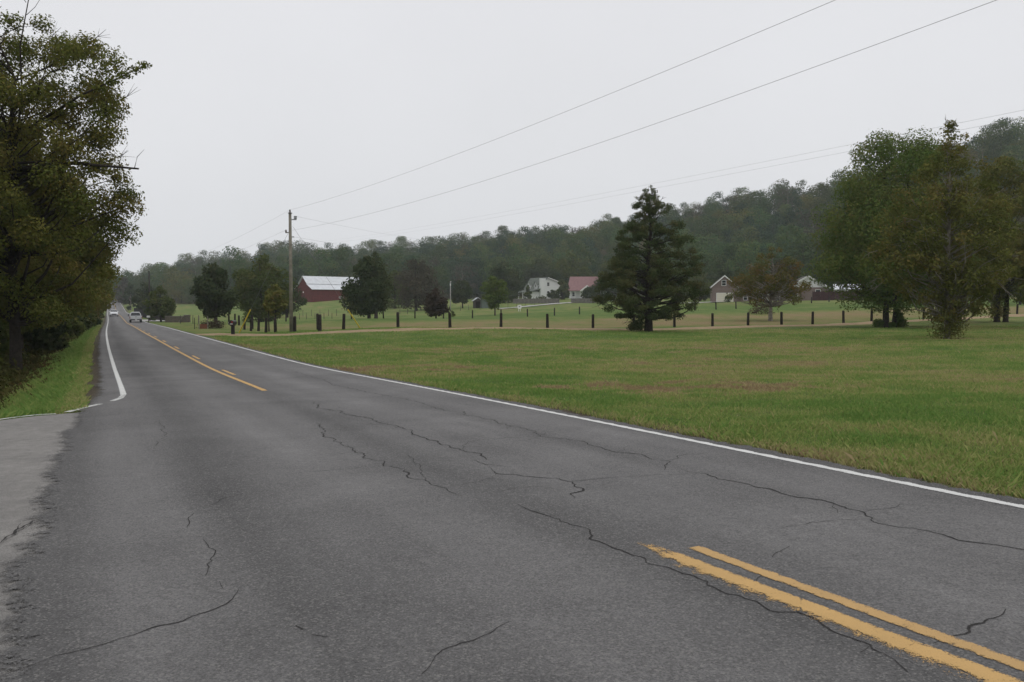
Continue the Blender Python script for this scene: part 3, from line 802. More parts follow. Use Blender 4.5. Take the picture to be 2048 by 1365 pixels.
def leafcloud(x, y, z, size, tint, rg):
    n = len(x); C = np.c_[x, y, z]
    nrm = rg.normal(size=(n, 3)); nrm[:, 2] += .5; nrm /= np.linalg.norm(nrm, axis=1, keepdims=True)
    a = np.cross(nrm, rg.normal(size=(n, 3))); a /= np.linalg.norm(a, axis=1, keepdims=True) + 1e-9; b = np.cross(nrm, a)
    sz = (size * (.6 + .8 * rg.random(n)))[:, None]
    V = np.empty((n, 4, 3)); V[:, 0] = C - a * sz; V[:, 1] = C + b * sz * .5 + nrm * sz * .1; V[:, 2] = C + a * sz; V[:, 3] = C - b * sz * .5 + nrm * sz * .1
    return V.reshape(-1, 3), np.repeat(np.clip(tint, 0, 1), 4)
def build_undergrowth():
    rg = np.random.default_rng(33)
    n = 90000
    s = 12 + 230 * rg.random(n) ** 1.9; a = 1.9 + 10 * rg.random(n) ** 1.2
    x, y, _ = road_pt(s, -RW / 2 - a)
    cl = fbm(x * .55, y * .55, 4); top = (.10 + 1.9 * sstep(2.0, 7.5, a)) * (.3 + 1.4 * sstep(.3, .7, cl)) * sstep(-.2, 6, beyond_side_road(x, y))
    ok = (beyond_side_road(x, y) > .5) & (rg.random(n) < .15 + sstep(1.9, 3.6, a))
    x, y, cl, top, a, s = x[ok], y[ok], cl[ok], top[ok], a[ok], s[ok]
    z = ground(x, y) + top * rg.random(len(x)) ** .7
    t = .15 + .6 * (fbm(x * .8 + 50, y * .8, 3) - .25) + .3 * rg.random(len(x)) + .25 * (1 - sstep(2, 4.5, a))
    V, tt = leafcloud(x, y, z, np.full(len(x), .055) * (1 + s / 45), t, rg)
    tag(link('undergrowth', mesh_np('undergrowth', V, np.arange(len(V)).reshape(-1, 4), tt), None, [WEED]), 'tangled weeds and undergrowth in the ditch under the roadside trees', 'undergrowth', kind='stuff')
build_undergrowth()

# ------------------------------------------------------------------ roadside trees on the left
LP = [(0, 2.2), (.12, 4.0), (.35, 4.7), (.55, 4.6), (.75, 3.9), (.9, 2.5), (1, .6)]
def roadside(s, o, H, sc, n, seed, label, h0=2.0, size=.085, leaf=OLIVE, twigs=0, k=110, bark=BARKD, group=None, cat='tree', cr=(.15, .27), tr=.24, prof=None, **kw):
    x, y, _ = road_pt(s, o); x, y = float(x), float(y)
    return tree('roadside_tree', (x, y, gz(x, y)), label, cat, H, h0, [(t, r * sc) for t, r in (prof or LP)], k, n, size, leaf, bark, tr, seed, group, cr=cr, twigs=twigs, lop=.3, **kw)
roadside(42, -6.6, 15.4, 1.0, 115000, 101, 'tall olive roadside tree with bare twigs on top, overhanging the white edge line', size=.062, h0=2.6, twigs=90, k=190, frac=.75, thin=1.25, shell=.25, cr=(.11, .21), prof=[(0, 2.4), (.12, 4.3), (.35, 4.8), (.6, 4.7), (.78, 4.5), (.9, 3.9), (1, 1.6)])
roadside(33, -10.0, 11.2, .95, 60000, 102, 'sparse olive tree with dark crooked limbs at the frame edge above the side road', size=.06, h0=2.6, twigs=40, frac=.8, thin=1.3, shell=.3)
roadside(54, -7.4, 13.0, .95, 52000, 103, 'rust tinged roadside tree second along the wooded left verge', size=.10)
roadside(48, -11.5, 13.0, 1.0, 24000, 104, 'dark tree deep in the roadside wood behind the tall overhanging one', size=.11, leaf=DARK)
roadside(67, -6.6, 12.6, .98, 26000, 105, 'olive roadside tree third along the wooded verge', size=.12)
roadside(64, -13, 13.5, 1.0, 14000, 106, 'dark tree standing back from the third roadside tree', size=.14, leaf=DARK)
roadside(82, -7.2, 12.5, 1.0, 18000, 107, 'reddish olive roadside tree fourth along the verge', size=.14)
roadside(84, -14, 14, 1.05, 9000, 108, 'dark tree standing back from the fourth roadside tree', size=.17, leaf=DARK)
roadside(98, -6.6, 12.2, 1.0, 14000, 109, 'olive roadside tree fifth along the verge', size=.16)
k_ = 0
for i, (s, o, H) in enumerate([(112, -7, 12), (116, -14, 13.5), (132, -6.8, 11.5), (150, -7.0, 11.5), (152, -14, 13), (172, -6.6, 11), (196, -6.8, 11.5), (222, -6.6, 11), (250, -7, 11), (284, -7, 11), (322, -7.5, 11), (366, -8, 11.5), (410, -9, 12)]):
    words = ['sixth', 'dark backing', 'seventh', 'eighth', 'second dark backing', 'ninth', 'tenth', 'eleventh', 'twelfth', 'thirteenth', 'fourteenth', 'fifteenth', 'farthest']
    roadside(s, o, H, 1.0, 9000 if s < 200 else 5000, 120 + i, words[i] + ' olive tree along the wooded side of the road', size=.19 if s < 200 else .3, k=70, leaf=DARK if 'dark' in words[i] else OLIVE)
# understorey bushes below the trees
for i, (s, o, h, r) in enumerate([(27, -8.5, 2.6, 2.0), (36, -8.6, 2.4, 2.0), (45, -8.4, 2.8, 2.2), (56, -6.4, 2.3, 1.7), (66, -7.2, 2.6, 2.0), (78, -6.4, 2.4, 1.9), (92, -6.2, 2.4, 2.0), (108, -6.2, 2.4, 2.0), (128, -6.2, 2.6, 2.1), (150, -6.0, 2.6, 2.2), (180, -6.0, 3, 2.5), (215, -6.0, 3, 2.6)]):
    x, y, _ = road_pt(s, o); x, y = float(x), float(y)
    names = ['first', 'second', 'third', 'fourth', 'fifth', 'sixth', 'seventh', 'eighth', 'ninth', 'tenth', 'eleventh', 'farthest']
    tree('roadside_bush', (x, y, gz(x, y)), names[i] + ' dark bush along the foot of the roadside wood', 'bush', h, .3, [(0, r * .8), (.4, r), (.8, r * .8), (1, r * .3)], 26, 7000 if s < 60 else 2500, .06 * (1 + s / 45), [DARK, OLIVE, GREEN][i % 3], BARKD, .06, 400 + i, 'bushes under the roadside trees', cr=(.22, .38), shell=.3)
# the dead limb that sticks out over the road
def dead_limb():
    x, y, _ = road_pt(42, -6.6); root = [o for o in COL.objects if o.name == 'roadside_tree'][0]
    b = Vector((0, 0, 8.6)); e = Vector(at(277, 338, 31.5)) - root.location; e = Vector(e)
    mb = MB(); m = b.lerp(e, .5) + Vector((0, 0, .25))
    mb.tube([b, m, b.lerp(e, .8) + Vector((0, 0, .1)), e], [.11, .08, .055, .035], 6)
    for q in (.7, .85, .97):
        p = b.lerp(e, q); mb.tube([p, p + Vector((.12, 0, .45)), p + Vector((.35, .1, .75))], [.018, .012, .004], 4)
    top = Vector(at(52, 0, 33)) - root.location; top = Vector(top); t0 = Vector((.2, 0, 9.5))
    mb.tube([t0, t0.lerp(top, .35) + Vector((.15, 0, 0)), t0.lerp(top, .7) - Vector((.1, 0, 0)), top + Vector((.1, 0, 0)), top + Vector((-.15, 0, .9))], [.05, .04, .028, .018, .008], 6)
    for dz, dx in ((-.6, .5), (-1.6, -.7), (-2.6, .8), (-.1, -.5)):
        p = top + Vector((0, 0, dz)); mb.tube([p, p + Vector((dx * .6, .1, .35)), p + Vector((dx * 1.3, .2, 1.0))], [.014, .010, .004], 4)
    ee = Vector(at(288, 133, 31)) - root.location; ee = Vector(ee); b2 = Vector((.6, 0, 10.2))
    mb.tube([b2, b2.lerp(ee, .5) + Vector((0, 0, .2)), ee], [.07, .045, .012], 5)
    mb.build('dead_limb', BARKD, root, smooth=True)
    C = [tuple(b2.lerp(ee, f) + Vector((0, 0, .05))) + (.30, .30, .16) for f in (.3, .42, .55, .66, .76, .85, .93, 1.0)]
    V, F, t = leaves(np.array(C), 520, .07, np.random.default_rng(3), .2)
    link('crown', mesh_np('crown', V, F, t), root, [OLIVE])
dead_limb()

# ------------------------------------------------------------------ big trees on the field
def field_tree(name, px, d, *a, **k):
    return tree(name, place(px, d), *a, **k)
field_tree('cedar_tree', 1297, 66, 'dark conical cedar with a ragged top standing alone by the gravel drive', 'tree', 11.7, 1.25,
           [(0, 2.8), (.08, 4.0), (.2, 4.5), (.33, 4.15), (.48, 3.5), (.6, 2.95), (.69, 2.4), (.75, 1.25), (.83, 1.75), (.92, 1.15), (1, .1)], 420, 66000, .085, CEDAR, BARKD, .34, 201, cr=(.07, .15), flat=.62, shell=.15, lop=.38, frac=.4, aspect=.36, droop=.5,
           base=[(-.8, -.5, .6, .5, .5, .7), (-1.3, 0, .4, .45, .45, .5)], lift=.10, thin=.7, twigs=60)
field_tree('sycamore_tree', 1778, 70, 'large green rounded sycamore with twin trunks behind the drive, leftmost of its clump', 'tree', 16.4, 2.3,
           [(0, 4.4), (.1, 6.6), (.22, 7.5), (.4, 7.0), (.55, 6.1), (.7, 5.2), (.82, 4.5), (.92, 3.6), (1, 1.6)], 150, 95000, .10, SYCD, BARKD, .26, 202, cr=(.17, .30), lop=.15, stems=[(-.25, 0, -.5, 0, 1), (.45, .1, 1.3, .3, .85)], shell=.7,
           base=[(-1.0, -.2, .35, .45, .4, .4), (.1, -.3, .25, .35, .3, .3), (1.1, .1, .4, .5, .4, .45), (.8, -.2, .9, .3, .3, .5)])
field_tree('sycamore_tree', 1893, 46, 'thin sycamore with a pale trunk and an ivy skirt, nearest of the clump', 'tree', 12.1, 1.2,
           [(0, 1.6), (.1, 2.3), (.25, 3.4), (.4, 3.8), (.55, 3.1), (.7, 2.1), (.82, 1.25), (.92, .75), (1, .35)], 210, 30000, .08, SYC, BARKP, .17, 203, cr=(.12, .22), lop=.3, shell=.3, twigs=60, frac=.8, extra=[(.15, 0, 9.6, 1.0, .9, .7), (-.5, .2, 9.9, .7, .7, .6), (.3, 0, 10.4, .75, .7, .6), (-.15, 0, 10.8, .6, .6, .5), (.15, .1, 11.3, .45, .45, .45), (0, 0, 11.7, .3, .3, .4)],
           base=[(0, 0, .5, 1.0, .9, .7), (.2, -.2, 1.1, .8, .8, .9), (-.2, 0, 1.9, .5, .5, .9)])
field_tree('sycamore_tree', 2000, 78, 'dark sycamore with an ivy clad trunk, farthest back of the clump', 'tree', 15.4, 2.4,
           [(0, 2.8), (.15, 5.0), (.35, 6.0), (.55, 5.6), (.75, 4.6), (.9, 2.8), (1, .8)], 120, 40000, .115, SYC, BARKD, .26, 204, cr=(.15, .27), lop=.2, stems=[(-.3, 0, -.3, 0, 1), (.5, 0, .6, .2, .9)], shell=.4,
           base=[(-.4, 0, 1.0, .7, .6, .9), (-.4, 0, 2.3, .7, .7, 1.0), (.5, 0, 1.2, .4, .4, 1.1), (0, 0, 3.4, .9, .8, 1.0)])
field_tree('sycamore_tree', 2120, 62, 'olive sycamore mostly outside the frame beside the ivy clad one', 'tree', 13.5, 1.5, [(0, 2.5), (.2, 4.6), (.45, 5.2), (.7, 4.4), (.9, 2.4), (1, .6)], 90, 14000, .15, SYC, BARKD, .22, 205, cr=(.14, .24), shell=.4)
field_tree('sycamore_tree', 1541, 93, 'small rust coloured tree with a pale leaning trunk in front of the brick house', 'tree', 8.4, 1.9,
           [(0, 2.6), (.12, 4.0), (.3, 4.3), (.5, 3.6), (.7, 2.6), (.88, 1.6), (1, .5)], 90, 8500, .115, RUST, BARKP, .24, 206, cr=(.11, .2), lop=.35, shell=.3, frac=.9, thin=1.3, twigs=20, bend=.02)

MID = [
 # px, d, H, h0, half-width(px), n, leaf, bark, label, profile kind
 (432, 112, 8.3, 1.5, 47, 11000, DARK, BARKD, 'dense dark oval tree beside the mailbox', 'oval'),
 (522, 138, 11.2, 1.0, 66, 13000, GREEN, BARKD, 'broad green tree just left of the wooden utility pole', 'oval'),
 (500, 150, 7.5, .8, 30, 3500, GREEN, BARKD, 'smaller green tree between the oval dark tree and the broad green tree', 'oval'),
 (552, 84, 4.6, 1.6, 26, 2600, SYC, BARKD, 'slender olive sapling at the foot of the utility pole', 'thin'),
 (538, 75, 3.4, 1.9, 12, 500, SYC, BARKD, 'bare stemmed sapling between the dark fence posts', 'thin'),
 (738, 123, 9.2, 1.3, 60, 13000, DARK, BARK, 'round dark spreading tree in front of the red barn', 'low'),
 (752, 150, 12.2, 4.0, 27, 3000, CEDAR, BARKD, 'dark pine top rising behind the round dark tree', 'oval'),
 (832, 215, 13.6, 1.5, 60, 6500, BROWNISH, BARKD, 'thinly leafed grey brown tree behind the reddish shrub tree', 'oval'),
 (872, 132, 4.9, .9, 28, 3600, PURPLE, BARKD, 'small reddish purple round tree on the field', 'low'),
 (990, 152, 7.2, 1.6, 30, 3200, BRIGHT, BARK, 'bright light green young tree by the pale drive', 'thin'),
 (575, 185, 8.5, .8, 38, 4500, DARK, BARKD, 'dark leafy tree just behind the wooden utility pole', 'oval'),
 (790, 240, 11, .8, 38, 4000, GREEN, BARKD, 'green tree at the edge of the wood between barn and grey brown tree', 'oval'),
 (1008, 262, 13.0, 1.0, 42, 5000, DARK, BARKD, 'large dark rounded tree behind the bright green young tree', 'oval'),
 (1145, 335, 19, 1.0, 46, 5000, GREEN, BARKD, 'tall olive tree behind the red roofed house and white farmhouse', 'oval'),
 (1075, 345, 16, 1.0, 40, 4000, DARK, BARKD, 'tall dark tree close behind the white farmhouse roof', 'oval'),
 (1230, 300, 15, 1.0, 46, 4500, GREEN, BARKD, 'tall green tree at the left shoulder of the cedar', 'oval'),
 (925, 225, 7.6, 2.0, 28, 3600, DARK, BARKD, 'dark low tree left of the small shed', 'low'),
 (322, 152, 6.6, 1.4, 30, 4200, GREEN, BARKD, 'round green tree behind the entrance wall', 'low'),
 (290, 235, 9.5, 1.0, 28, 2200, DARK, BARKD, 'dark green tree near the far end of the road', 'oval'),
 (262, 330, 11.0, .8, 16, 1600, DARK, BARKP, 'pale trunked tree wrapped in ivy by the far road', 'thin'),
 (248, 420, 14, 1.5, 20, 1500, BROWNISH, BARK, 'thin grey brown tree beyond the far road crest', 'oval'),
 (1056, 292, 5.8, .4, 10, 900, CEDAR, BARKD, 'small dark conifer against the white house porch', 'cone'),
 (1124, 285, 8.4, .3, 19, 1800, CEDAR, BARKD, 'dark conifer between the white house and the red roofed house', 'cone'),
 (1105, 284, 3.6, .2, 12, 700, DARK, BARKD, 'low dark shrub at the corner of the white house', 'low'),
 (1176, 270, 4.6, .3, 17, 900, DARK, BARKD, 'dark shrub in front of the red roofed house', 'low'),
 (1200, 262, 6.8, .5, 24, 1800, DARK, BARKD, 'dark bushy tree between the red roofed house and the cedar', 'oval'),
 (1500, 178, 8.5, 2.4, 36, 2400, RUST, BARKD, 'rusty tree with a thick trunk before the brick house porch', 'oval'),
 (1563, 172, 9.5, 2.6, 38, 2400, BROWNISH, BARK, 'brown thin tree with a stout flared trunk before the brick house', 'oval'),
 (1455, 225, 11, 1.0, 28, 2400, DARK, BARKD, 'dark tree behind the garage gable of the brick house', 'oval'),
 (1400, 235, 8.5, .6, 34, 2400, GREEN, BARKD, 'green tree between the cedar and the brick garage', 'oval'),
 (1655, 228, 10, .6, 30, 2200, DARK, BARKD, 'dark tree behind the maroon board fence', 'oval'),
 (1760, 150, 7, 1.0, 26, 1800, GREEN, BARKD, 'green tree behind the leftmost big sycamore', 'oval'),
 (1930, 160, 8, .8, 40, 2400, GREEN, BARKD, 'green tree beyond the far fence behind the sycamores', 'oval'),
 (2040, 150, 8, .8, 40, 2400, DARK, BARKD, 'dark tree beyond the far fence at the frame edge', 'oval'),
]
PK = {'oval': [(0, .55), (.15, .85), (.35, 1.0), (.6, .92), (.8, .65), (1, .15)], 'low': [(0, .75), (.2, 1.0), (.45, .92), (.7, .68), (.88, .4), (1, .12)],
      'thin': [(0, .5), (.3, .95), (.6, 1.0), (.8, .75), (1, .25)], 'cone': [(0, .95), (.15, 1), (.4, .75), (.7, .45), (1, .05)]}
for i, (px, d, H, h0, hw, n, leaf, bark, lab, pk) in enumerate(MID):
    r = hw / FPX * d
    field_tree('conifer_tree' if pk == 'cone' else 'field_tree', px, d, lab, 'tree', H, h0, [(t, q * r) for t, q in PK[pk]], 60 if d < 160 else 36, n, .07 + d * .00105 if d < 140 else .0013 * d, leaf, bark, .035 * H * (.6 if pk == 'thin' else .8), 300 + i,
               cr=(.22, .38), lop=.22, shell=.62 if pk != 'thin' else .3, frac=.5)

# small shrubs and brush
def shrub(name, px, d, h, r, n, size, leaf, label, seed, cat='bush', group=None):
    tree(name, place(px, d), label, cat, h, .05, [(0, r), (.5, r * .95), (1, r * .4)], 16, n, size, leaf, BARKD, .03, seed, group, cr=(.3, .5), shell=.3)
shrub('brush_pile', 1522, 113, 1.5, 1.9, 900, .10, BRUSH, 'heap of dead brown brush behind the rust coloured tree', 501, 'brush pile')
shrub('shrub', 1455, 196, 1.6, 1.1, 500, .14, DARK, 'clipped dark round shrub in front of the pale garage door', 502)
for i, px in enumerate((1597, 1608, 1618, 1580)):
    shrub('shrub', px, 199, 1.2, .7, 300, .13, DARK, ['second', 'third', 'rightmost', 'leftmost'][i] + ' of the low dark shrubs under the brick gable window', 503 + i, group='shrubs along the brick house')
shrub('shrub', 426, 88, 1.0, 1.6, 1200, .08, PURPLE, 'low reddish shrub under the dense dark oval tree', 510)
shrub('shrub', 305, 158, .9, .7, 300, .1, DARK, 'small dark shrub at the foot of the distant dark pole', 511)
shrub('shrub', 905, 150, 1.2, .6, 300, .1, GREEN, 'small green shrub behind the fence post left of the bright tree', 512)
shrub('shrub', 1080, 280, 1.6, 2.6, 500, .22, WEED, 'low brown green planting at the foot of the white house wall', 513)

# ------------------------------------------------------------------ wooded hillside
def hill_protos():
    P = []
    for kind, leaf, Hs, prof, k, n in (('dark', WOODDARK, 13.5, [(0, .6), (.2, 1), (.5, .95), (.8, .6), (1, .15)], 22, 1100), ('green', WOODMIX, 13, [(0, .6), (.25, 1), (.55, 1), (.8, .75), (1, .2)], 24, 1200),
                                    ('green', WOODMIX, 14, [(0, .5), (.25, .85), (.55, 1), (.8, .85), (1, .3)], 22, 1200), ('yellow', WOODYEL, 12.5, [(0, .5), (.3, .95), (.6, 1), (.85, .7), (1, .2)], 20, 1000),
                                    ('bare', WOODBARE, 13, [(0, .4), (.3, .9), (.6, 1), (.85, .75), (1, .2)], 20, 420), ('green', WOODMIX, 15, [(0, .5), (.3, .95), (.6, .9), (.85, .7), (1, .2)], 26, 1300)):
        rg = np.random.default_rng(900 + len(P)); r = 6.6
        C = crown_clusters(Hs * .10, Hs, [(t, q * r) for t, q in prof], k, rg, (.30, .50), .75)
        V, F, t = leaves(C, int(n * 2.6), .29, rg, .88, out=1.7, rnd=.45, fuzz=.05)
        mb = MB(); pth = trunk_path(mb, Hs * .9, .22, rg, .01); limbs(mb, C, Hs * .2, .22, Hs, rg, .5, pth)
        Vt = np.array(mb.v)
        # trunk faces are quads except the caps
        Ft = np.array([f for f in mb.f if len(f) == 4]) + len(V)
        Va = np.vstack([V, Vt]); Fa = np.vstack([F, Ft]); mi = np.r_[np.zeros(len(F), int), np.ones(len(Ft), int)]
        me = mesh_np('hillside_tree', Va, Fa, np.r_[t, np.zeros(len(Vt))], mi=mi)
        me.materials.append(leaf); me.materials.append(BARKP if kind == 'bare' else BARKD)
        P.append((kind, Hs, me, V, F, t, leaf))
    return P
PROTO = hill_protos()
def scatter_hill():
    rg = np.random.default_rng(77); pts = []
    frx, frd = [150, 300, 450, 700, 850, 1050, 1250, 1400, 1600, 1850, 2250], [505, 425, 360, 342, 332, 352, 332, 266, 250, 232, 210]
    rgx = [p[0] for p in RIDGE]; rgd = [p[1] + 45 for p in RIDGE]
    cells = {}
    def free(x, y, r):
        cx, cy = int(x // 8), int(y // 8)
        for i in range(cx - 2, cx + 3):
            for j in range(cy - 2, cy + 3):
                for (a, b) in cells.get((i, j), ()):
                    if (a - x) ** 2 + (b - y) ** 2 < r * r: return False
        cells.setdefault((cx, cy), []).append((x, y)); return True
    for _ in range(30000):
        px = rg.uniform(205, 2200); f = np.interp(px, frx, frd); r = np.interp(px, rgx, rgd)
        d = f + (r - f) * rg.random() ** 1.1
        x = (px - 1024) / FPX * d; y = d
        if free(x, y, rg.uniform(7.5, 12.5)): pts.append((px, d, x, y))
    # front hedge line and crest are always filled first by being sorted near -> far
    pts.sort(key=lambda p: p[1])
    X = np.array([p[2] for p in pts]); Y = np.array([p[3] for p in pts]); Z = ground(X, Y, False)
    sky = np.full(2300, 1e4); rec = []
    for (px, d, x, y), z in zip(pts, Z):
        f = np.interp(px, frx, frd); r = np.interp(px, rgx, rgd)
        front = d < f + 14
        u = rg.random(); crest = d > r - 75
        k = int(rg.choice(6, p=[.30, .17, .17, .11, .08, .17])) if not crest else int(rg.choice(6, p=[.26, .18, .18, .14, .10, .14]))
        H = PROTO[k][1] * (sc := (rg.uniform(.6, 1.4) if crest else rg.uniform(.75, 1.25)) * (1.2 if front else 1))
        qx, qy, _ = project(x, y, z + H); hw = 6.2 * sc / d * FPX
        a, b = int(max(0, qx - hw)), int(min(2299, qx + hw))
        if a >= b: continue
        vis = np.clip(sky[a:b] - qy, 0, None); vis = np.minimum(vis, H / d * FPX).sum()
        sky[a:b] = np.minimum(sky[a:b], qy + 1.0 * abs(np.linspace(-1, 1, b - a)) ** 2 * hw)
        rec.append((vis * (1 if qx < 2060 else .2), px, d, x, y, float(z), k, sc, crest, front, float(rg.random() * 6.28)))
    order = sorted(range(len(rec)), key=lambda i: -rec[i][0])
    keep = set(order[:285])
    print('hill trees', len(rec), 'kept', len(keep), 'smallest kept', rec[order[284]][0])
    regs = [(480, 'beyond the far road'), (600, 'behind the wooden utility pole'), (715, 'behind the red barn'), (830, 'above the round dark tree'), (960, 'above the purple tree'), (1090, 'above the bright green tree'),
            (1200, 'above the white house'), (1420, 'behind the lone cedar'), (1530, 'above the brick garage gable'), (1680, 'above the brick house wing'), (1850, 'behind the green sycamore'), (2400, 'behind the ivy skirted sycamore')]
    adj = {'dark': 'dark green tree', 'green': 'olive green leafy tree', 'yellow': 'yellowish green tree', 'bare': 'grey half bare tree'}
    VV = {}; 
    for i, (vis, px, d, x, y, z, k, sc, crest, front, a) in enumerate(rec):
        kind, Hs, me, V, F, t, leaf = PROTO[k]
        if i in keep:
            o = bpy.data.objects.new('hillside_tree', me); COL.objects.link(o)
            o.location = (x, y, z - .2); o.rotation_euler = (0, 0, a); o.scale = (sc, sc, sc * (.9 + .2 * ((a * 7) % 1)))
            reg = next(r for lim, r in regs if px < lim)
            w = 'on the crest' if crest else ('at the foot of the hill' if front else 'halfway up the hill')
            lab = f'{adj[kind]} {w} {reg}'
            tag(o, lab, 'tree', f'{kind} trees {w} {reg}')
        elif vis > -1:
            c, s_ = math.cos(a) * sc, math.sin(a) * sc
            m = np.random.default_rng(i).random(len(V) // 4) < .7
            mm = np.repeat(m, 4)
            W = V[mm] * 1.0
            q = np.empty_like(W); q[:, 0] = W[:, 0] * c - W[:, 1] * s_ + x; q[:, 1] = W[:, 0] * s_ + W[:, 1] * c + y; q[:, 2] = W[:, 2] * sc + z
            VV.setdefault(leaf.name, [leaf, [], []]); VV[leaf.name][1].append(q); VV[leaf.name][2].append(t[mm])
    ms = []; Vs = []; ts = []; mi = []
    for j, (leaf, vs, tt) in enumerate(VV.values()):
        v = np.vstack(vs); Vs.append(v); ts.append(np.concatenate(tt)); mi.append(np.full(len(v) // 4, j)); ms.append(leaf)
    V = np.vstack(Vs)
    o = link('hillside_wood', mesh_np('hillside_wood', V, np.arange(len(V)).reshape(-1, 4), np.concatenate(ts), mi=np.concatenate(mi)), None, ms)
    tag(o, 'dense mixed wood covering the hill behind the fields', 'wood', kind='stuff')
scatter_hill()
# ------------------------------------------------------------------ fence posts
POSTM = simple('dark_weathered_post', (.030, .026, .022), .95, .1, var=.5, scale=5)
THINM = simple('grey_thin_post', (.075, .070, .062), .9, .1, var=.4, scale=5)
def post_mesh(h, r, seed, n=9):
    rg = random.Random(seed); mb = MB()
    lx, ly = rg.uniform(-.04, .04), rg.uniform(-.04, .04)
    zs = [-.3, 0, h * .3, h * .6, h * .92, h]
    mb.tube([(lx * z / h + rg.uniform(-.006, .006), ly * z / h, z) for z in zs], [r * k * rg.uniform(.94, 1.06) for k in (1.08, 1.06, 1, .98, .97, .82)], n)
    return mb.mesh('fence_post', True)
PM = [post_mesh(1.27, .125, i) for i in range(5)]
def fence_post(px, d, label, group, h=1.27, thin=False, w=1.0):
    x, y, z = place(px, d)
    o = bpy.data.objects.new('fence_post', PM[int(px) % 5]); COL.objects.link(o)
    if not o.data.materials: o.data.materials.append(POSTM)
    o.location = (x, y, z); o.rotation_euler = (0, 0, px * 1.7); o.scale = (w, w, h / 1.27)
    return tag(o, label, 'fence post', group)
ordn = ['first', 'second', 'third', 'fourth', 'fifth', 'sixth', 'seventh', 'eighth', 'ninth', 'tenth', 'eleventh', 'twelfth', 'thirteenth', 'fourteenth', 'fifteenth', 'sixteenth', 'seventeenth', 'eighteenth', 'nineteenth', 'twentieth']
G1 = 'dark posts along the gravel drive'
for i, (px, d) in enumerate([(589.5, 66), (640, 62), (687, 65), (796, 67), (900, 69), (1002, 71), (1095, 73), (1186, 74)]):
    fence_post(px, d, f'{ordn[i]} dark fence post along the gravel drive right of the utility pole', G1)
for i, (px, d) in enumerate([(1268, 75), (1349, 77), (1425, 78.5), (1496, 79.5), (1563, 80.5), (1625, 81.5), (1687, 83), (1743, 86), (1796, 89), (1847, 92)]):
    fence_post(px, d, f'{ordn[i]} dark fence post along the drive from the cedar towards the sycamores', G1)
for i, (px, d) in enumerate([(1900, 95), (1947, 98), (2034, 103)]):
    fence_post(px, d, f'{ordn[i]} dark fence post behind the ivy skirted sycamores', G1)
fence_post(636, 76, 'shorter dark fence post doubled up behind the second post right of the pole', G1, h=1.6)
for i, (px, d, h) in enumerate([(551, 66, 1.22), (532, 66.5, 1.2), (517, 78, 1.2), (502, 79, 1.2), (505, 88, 1.5), (489, 84, 1.2), (478, 100, 1.2), (470, 104, 1.35), (458, 106, 1.2)]):
    fence_post(px, d, f'{ordn[i]} dark post of the side row running from the utility pole to the mailbox', 'dark posts between the pole and the mailbox', h, w=.92)
G2 = 'dark posts of the far row across the field'
for i, (px, d) in enumerate([(572, 125), (703, 127), (767, 128), (830, 129), (887, 129), (945, 130), (1002, 131), (1055, 132), (1109, 133), (1159, 135)]):
    fence_post(px, d, f'{ordn[i]} post of the far row across the field counted from the barn side', G2, w=.85)
for i, (px, d) in enumerate([(1390, 138), (1432, 141), (1472, 143), (1512, 152), (1552, 160), (1587, 166), (1623, 172), (1658, 178), (1700, 184)]):
    fence_post(px, d, f'{ordn[i]} post of the far row in front of the brick house counted from the cedar', G2, w=.95)
# thin posts of the wire fence below the barn and by the shed
TM = MB(); TM.tube([(0, 0, -.2), (0, 0, .7), (.01, 0, 1.35)], [.055, .05, .045], 6); TMe = TM.mesh('thin_fence_post'); TMe.materials.append(THINM)
def thin_post(px, d, label, group, h=1.35):
    x, y, z = place(px, d); o = bpy.data.objects.new('thin_fence_post', TMe); COL.objects.link(o); o.location = (x, y, z); o.scale = (1, 1, h / 1.35)
    tag(o, label, 'fence post', group)
for i, px in enumerate((590, 606, 623, 640, 657, 673)):
    thin_post(px, 196 - i, f'{ordn[i]} thin grey wire fence post on the grass below the red barn', 'thin posts below the barn', 1.5)
for i, px in enumerate((599, 613, 630, 648, 664)):
    thin_post(px, 165, f'{ordn[i]} thin grey post of the nearer wire fence below the red barn', 'nearer thin posts below the barn', 1.2)
for i, px in enumerate((891, 921, 937, 960, 978, 998, 1016, 1033, 1051, 1069)):
    thin_post(px, 200 + i * 3, f'{ordn[i]} thin grey post of the wire fence between the shed and the white house', 'thin posts before the white house')
for i, px in enumerate((361, 386, 397)):
    thin_post(px, 130, f'{ordn[i]} thin grey post on the grass beside the entrance wall', 'thin posts beside the entrance wall')
for i, px in enumerate((800, 815, 831)):
    thin_post(px, 190, f'{ordn[i]} thin post behind the round dark tree', 'thin posts behind the round dark tree')

# ------------------------------------------------------------------ poles, wires
POLEM = simple('pale_pole_timber', (.20, .185, .15), .9, .15, var=.3, scale=2.5)
POLED = simple('dark_pole_timber', (.045, .040, .036), .95, .1, var=.4, scale=3)
STEEL = simple('galvanised_steel', (.30, .31, .32), .5, .5, .6, var=.2)
PORC = simple('brown_porcelain', (.16, .14, .13), .35, .5, var=.2)
WIREM = simple('aluminium_wire', (.17, .17, .18), .6, .4, .0, var=.1)
YGUARD = simple('yellow_plastic_guard', (.52, .40, .035), .6, .3, var=.2)
def pole(px, d, H, r, mat, label):
    p = place(px, d); t = empty('utility_pole', p, label, 'utility pole')
    mb = MB(); mb.tube([(0, 0, -.5), (0, 0, H * .5), (0, 0, H)], [r, r * .85, r * .68], 12); mb.build('pole_shaft', mat, t, True)
    return t, np.array(p)
PX, PD = 583, 66
ptop = at(583, 425, PD); pb = np.array(place(PX, PD)); PH = ptop[2] - pb[2] - .15
t, pb = pole(PX, PD, PH, .165, POLEM, 'tall pale wooden utility pole standing behind the gravel drive')
